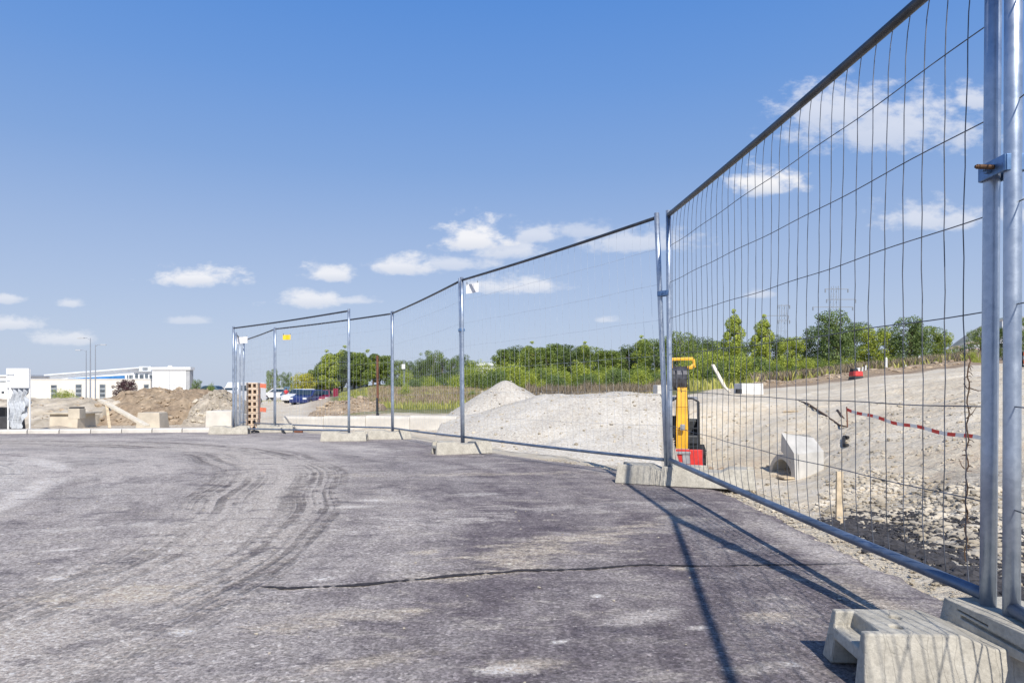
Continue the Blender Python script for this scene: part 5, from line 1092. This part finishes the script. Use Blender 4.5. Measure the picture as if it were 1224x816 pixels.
# undergrowth: grass, dry weeds and brown scrub (uncountable)
def blades(name, pts, hs, w, mat, label, cat):
    n_ = len(pts); p_ = np.array(pts); hs = np.array(hs); a = rng.uniform(0, 6.28, n_); tx, ty = np.cos(a), np.sin(a); lx, ly = rng.normal(0, .25, n_)*hs, rng.normal(0, .25, n_)*hs
    w = w*hs**.5
    b0 = p_-np.stack([tx*w, ty*w, np.zeros(n_)+.03], 1); b1 = p_+np.stack([tx*w, ty*w, np.zeros(n_)-.03], 1); m0 = p_+np.stack([lx*.4+tx*w*.8, ly*.4+ty*w*.8, hs*.6], 1); m1 = p_+np.stack([lx*.4-tx*w*.8, ly*.4-ty*w*.8, hs*.6], 1); tp_ = p_+np.stack([lx, ly, hs], 1)
    v_ = np.stack([b0, b1, m0, m1, tp_], 1).reshape(-1, 3); f4 = [(5*i, 5*i+1, 5*i+2, 5*i+3) for i in range(n_)]; f3 = [(5*i+3, 5*i+2, 5*i+4) for i in range(n_)]
    me = bpy.data.meshes.new(name); me.from_pydata(v_.tolist(), [], f4+f3); me.materials.append(MATS[mat]); o = bpy.data.objects.new(name, me); COL.objects.link(o); tag(o, label, cat, kind='stuff')
def field(n_, px0, px1, y0, y1, thr=0, seed=0):
    Y = y0+(y1-y0)*rng.random(n_); px_ = px0+(px1-px0)*rng.random(n_); X_ = XP(px_, Y); keep = np.array([mn.noise(Vector((a*.35, b_*.35, seed))) > thr for a, b_ in zip(X_, Y)]); X_, Y = X_[keep], Y[keep]; return np.stack([X_, Y, terr(X_, Y)], 1)
p_ = field(60000, 405, 800, 26, 66, -.05, 1); blades('tall_grass', p_, rng.uniform(.06, .26, len(p_)), .035, 'grass_green', 'green grass growing on the bank behind the kerb blocks', 'grass')
p_ = field(60000, 440, 800, 30, 60, -.15, 8); blades('dry_weeds', p_, rng.uniform(.08, .34, len(p_)), .03, 'dry_weed', 'straw coloured dry weeds on the bank', 'weeds')
p_ = field(30000, 630, 800, 33, 46, -.5, 3); blades('brown_scrub', p_, rng.uniform(.25, .95, len(p_))*rng.random(len(p_))**.5*np.array([.55+.9*abs(mn.noise(Vector((a*.6, b_*.4, 2)))) for a, b_ in p_[:, :2]]), .03, 'dry_brown', 'brown dry scrub behind the gravel piles', 'scrub')
p_ = field(9000, 900, 1180, 36, 46, -.2, 5); blades('right_scrub', p_, rng.uniform(.2, .8, len(p_)), .05, 'dry_brown', 'brown scrub behind the pale plateau', 'scrub')
p_ = field(9000, 820, 1180, 35, 60, -.2, 6); blades('right_grass', p_, rng.uniform(.2, .7, len(p_)), .06, 'grass_green', 'green growth behind the pale plateau', 'grass')
p_ = field(900, 240, 360, 75, 110, .0, 9); blades('lot_weeds', p_, rng.uniform(.1, .35, len(p_)), .06, 'grass_green', 'sparse green growth behind the dirt lot', 'weeds')

# ------------------------------------------------------------------ camera, light, sky
cam = bpy.data.cameras.new('camera'); co_ = bpy.data.objects.new('camera', cam); COL.objects.link(co_); co_.location = (0, 0, CAMH); co_.rotation_euler = (math.radians(90), 0, 0)
cam.sensor_width = 36; cam.lens = F/1224*36; cam.shift_y = 54/1224; cam.clip_end = 9000; cam.clip_start = .05; S.camera = co_
sd = Vector((-.4, 2.28, -2.12)); sun = bpy.data.lights.new('sun', 'SUN'); sun.energy = 5.0; sun.angle = math.radians(.5); sun.color = (1, .955, .89); so = bpy.data.objects.new('sun', sun); COL.objects.link(so); so.rotation_euler = sd.to_track_quat('-Z', 'Y').to_euler(); so.location = (3, -5, 8)
W = bpy.data.worlds.new('World'); S.world = W; W.use_nodes = True; nt = W.node_tree; bg = nt.nodes['Background']
sky = N(nt, 'ShaderNodeTexSky'); sky.sky_type = 'NISHITA'; sky.sun_disc = False; sky.sun_elevation = math.radians(42.5); sky.sun_rotation = math.radians(170); sky.altitude = 0; sky.air_density = 1.0; sky.dust_density = 1.2; sky.ozone_density = 2.5
tcg = N(nt, 'ShaderNodeTexCoord').outputs['Generated']; nv = N(nt, 'ShaderNodeVectorMath', operation='NORMALIZE'); L(nt, tcg, nv.inputs[0]); sp = N(nt, 'ShaderNodeSeparateXYZ'); L(nt, nv.outputs[0], sp.inputs[0])
yc = math_(nt, 'MAXIMUM', sp.outputs[1], .02); u = math_(nt, 'DIVIDE', sp.outputs[0], yc); v = math_(nt, 'DIVIDE', sp.outputs[2], yc)
cb = N(nt, 'ShaderNodeCombineXYZ'); L(nt, u, cb.inputs[0]); L(nt, v, cb.inputs[1])
mp = N(nt, 'ShaderNodeMapping'); mp.inputs['Scale'].default_value = (1, 1.7, 1); L(nt, cb.outputs[0], mp.inputs['Vector'])
n1 = N(nt, 'ShaderNodeTexNoise'); n1.inputs['Scale'].default_value = 22; n1.inputs['Detail'].default_value = 9; n1.inputs['Roughness'].default_value = .62; L(nt, mp.outputs[0], n1.inputs['Vector'])
n2_ = N(nt, 'ShaderNodeTexNoise'); n2_.inputs['Scale'].default_value = 70; n2_.inputs['Detail'].default_value = 6; L(nt, mp.outputs[0], n2_.inputs['Vector'])
dsp = math_(nt, 'ADD', math_(nt, 'MULTIPLY', math_(nt, 'SUBTRACT', n1.outputs[0], .5), 3.0), math_(nt, 'MULTIPLY', math_(nt, 'SUBTRACT', n2_.outputs[0], .5), .5))
acc = None; shade = None
CL = [(232, 332, 46, 12, .85), (392, 328, 28, 10, .8), (372, 357, 40, 11, .75), (410, 359, 36, 5, .5), (572, 286, 44, 19, .9), (600, 298, 52, 12, .6), (482, 318, 36, 12, .75), (545, 315, 42, 9, .5), (642, 281, 32, 11, .55), (705, 277, 46, 9, .4), (612, 342, 54, 10, .65), (760, 288, 70, 14, .5), (912, 220, 42, 16, .95), (1000, 132, 70, 26, .62), (1060, 150, 110, 34, .6), (1162, 120, 22, 14, .6), (1112, 262, 60, 16, .55), (905, 352, 22, 5, .4),
      (15, 386, 36, 8, .6), (72, 404, 38, 9, .55), (86, 363, 18, 5, .5), (4, 357, 20, 6, .55), (228, 383, 24, 4, .35), (722, 382, 16, 4, .4), (1215, 255, 30, 14, .5), (-120, 350, 60, 14, .7), (1400, 180, 90, 26, .6), (1380, 330, 70, 14, .5), (-300, 300, 80, 20, .6)]
for (a, b_, w, h_, st) in CL:
    du = math_(nt, 'MULTIPLY', math_(nt, 'SUBTRACT', u, (a-612)/F), F/w); dv = math_(nt, 'SUBTRACT', v, (462-b_-h_*.25)/F)
    dvt = math_(nt, 'MULTIPLY', math_(nt, 'MAXIMUM', dv, 0), F/(h_*1.4)); dvb = math_(nt, 'MULTIPLY', math_(nt, 'MINIMUM', dv, 0), F/(h_*.62))
    d = math_(nt, 'SQRT', math_(nt, 'ADD', math_(nt, 'MULTIPLY', du, du), math_(nt, 'ADD', math_(nt, 'MULTIPLY', dvt, dvt), math_(nt, 'MULTIPLY', dvb, dvb))))
    d = math_(nt, 'SUBTRACT', d, dsp)
    mr = N(nt, 'ShaderNodeMapRange', interpolation_type='SMOOTHSTEP'); mr.inputs[1].default_value = 1.35; mr.inputs[2].default_value = .35; mr.inputs[3].default_value = 0; mr.inputs[4].default_value = min(1, st*1.05); L(nt, d, mr.inputs[0])
    acc = mr.outputs[0] if acc is None else math_(nt, 'MAXIMUM', acc, mr.outputs[0])
    sh = math_(nt, 'MULTIPLY', math_(nt, 'SUBTRACT', .35, math_(nt, 'MULTIPLY', dv, F/h_)), math_(nt, 'MULTIPLY', mr.outputs[0], .8), clamp=True)
    shade = sh if shade is None else math_(nt, 'MAXIMUM', shade, sh)
acc = math_(nt, 'MULTIPLY', acc, msg := 1.0) if False else acc
front = N(nt, 'ShaderNodeMapRange'); front.inputs[1].default_value = .05; front.inputs[2].default_value = .2; L(nt, sp.outputs[1], front.inputs[0]); acc = math_(nt, 'MULTIPLY', acc, front.outputs[0])
# haze near the horizon
hz = N(nt, 'ShaderNodeMapRange', interpolation_type='SMOOTHERSTEP'); hz.inputs[1].default_value = .46; hz.inputs[2].default_value = -.12; L(nt, sp.outputs[2], hz.inputs[0])
K = 1.0/.11
def kc(c_): return tuple(q*K for q in c_)
HZ = (.50, .56, .72)
gr = ramp(nt, sp.outputs[2], [(0.0, (.56, .64, .80)), (.075, (.495, .59, .79)), (.20, (.36, .49, .765)), (.30, (.235, .40, .75)), (.40, (.155, .338, .755)), (.50, (.10, .285, .74)), (.62, (.06, .20, .55)), (.85, (.035, .12, .36))])
grs_ = N(nt, 'ShaderNodeVectorMath', operation='SCALE'); grs_.inputs['Scale'].default_value = K; L(nt, gr, grs_.inputs[0])
skyc = mix(nt, .85, sky.outputs[0], grs_.outputs[0])
cc_ = mix(nt, shade, kc((.93, .93, .96)), kc((.58, .64, .77)))
fin = mix(nt, acc, skyc, cc_)
L(nt, fin, bg.inputs['Color']); bg.inputs['Strength'].default_value = .11
S.view_settings.view_transform = 'Standard'; S.view_settings.look = 'None'; S.view_settings.exposure = 0
S.render.engine = 'CYCLES'
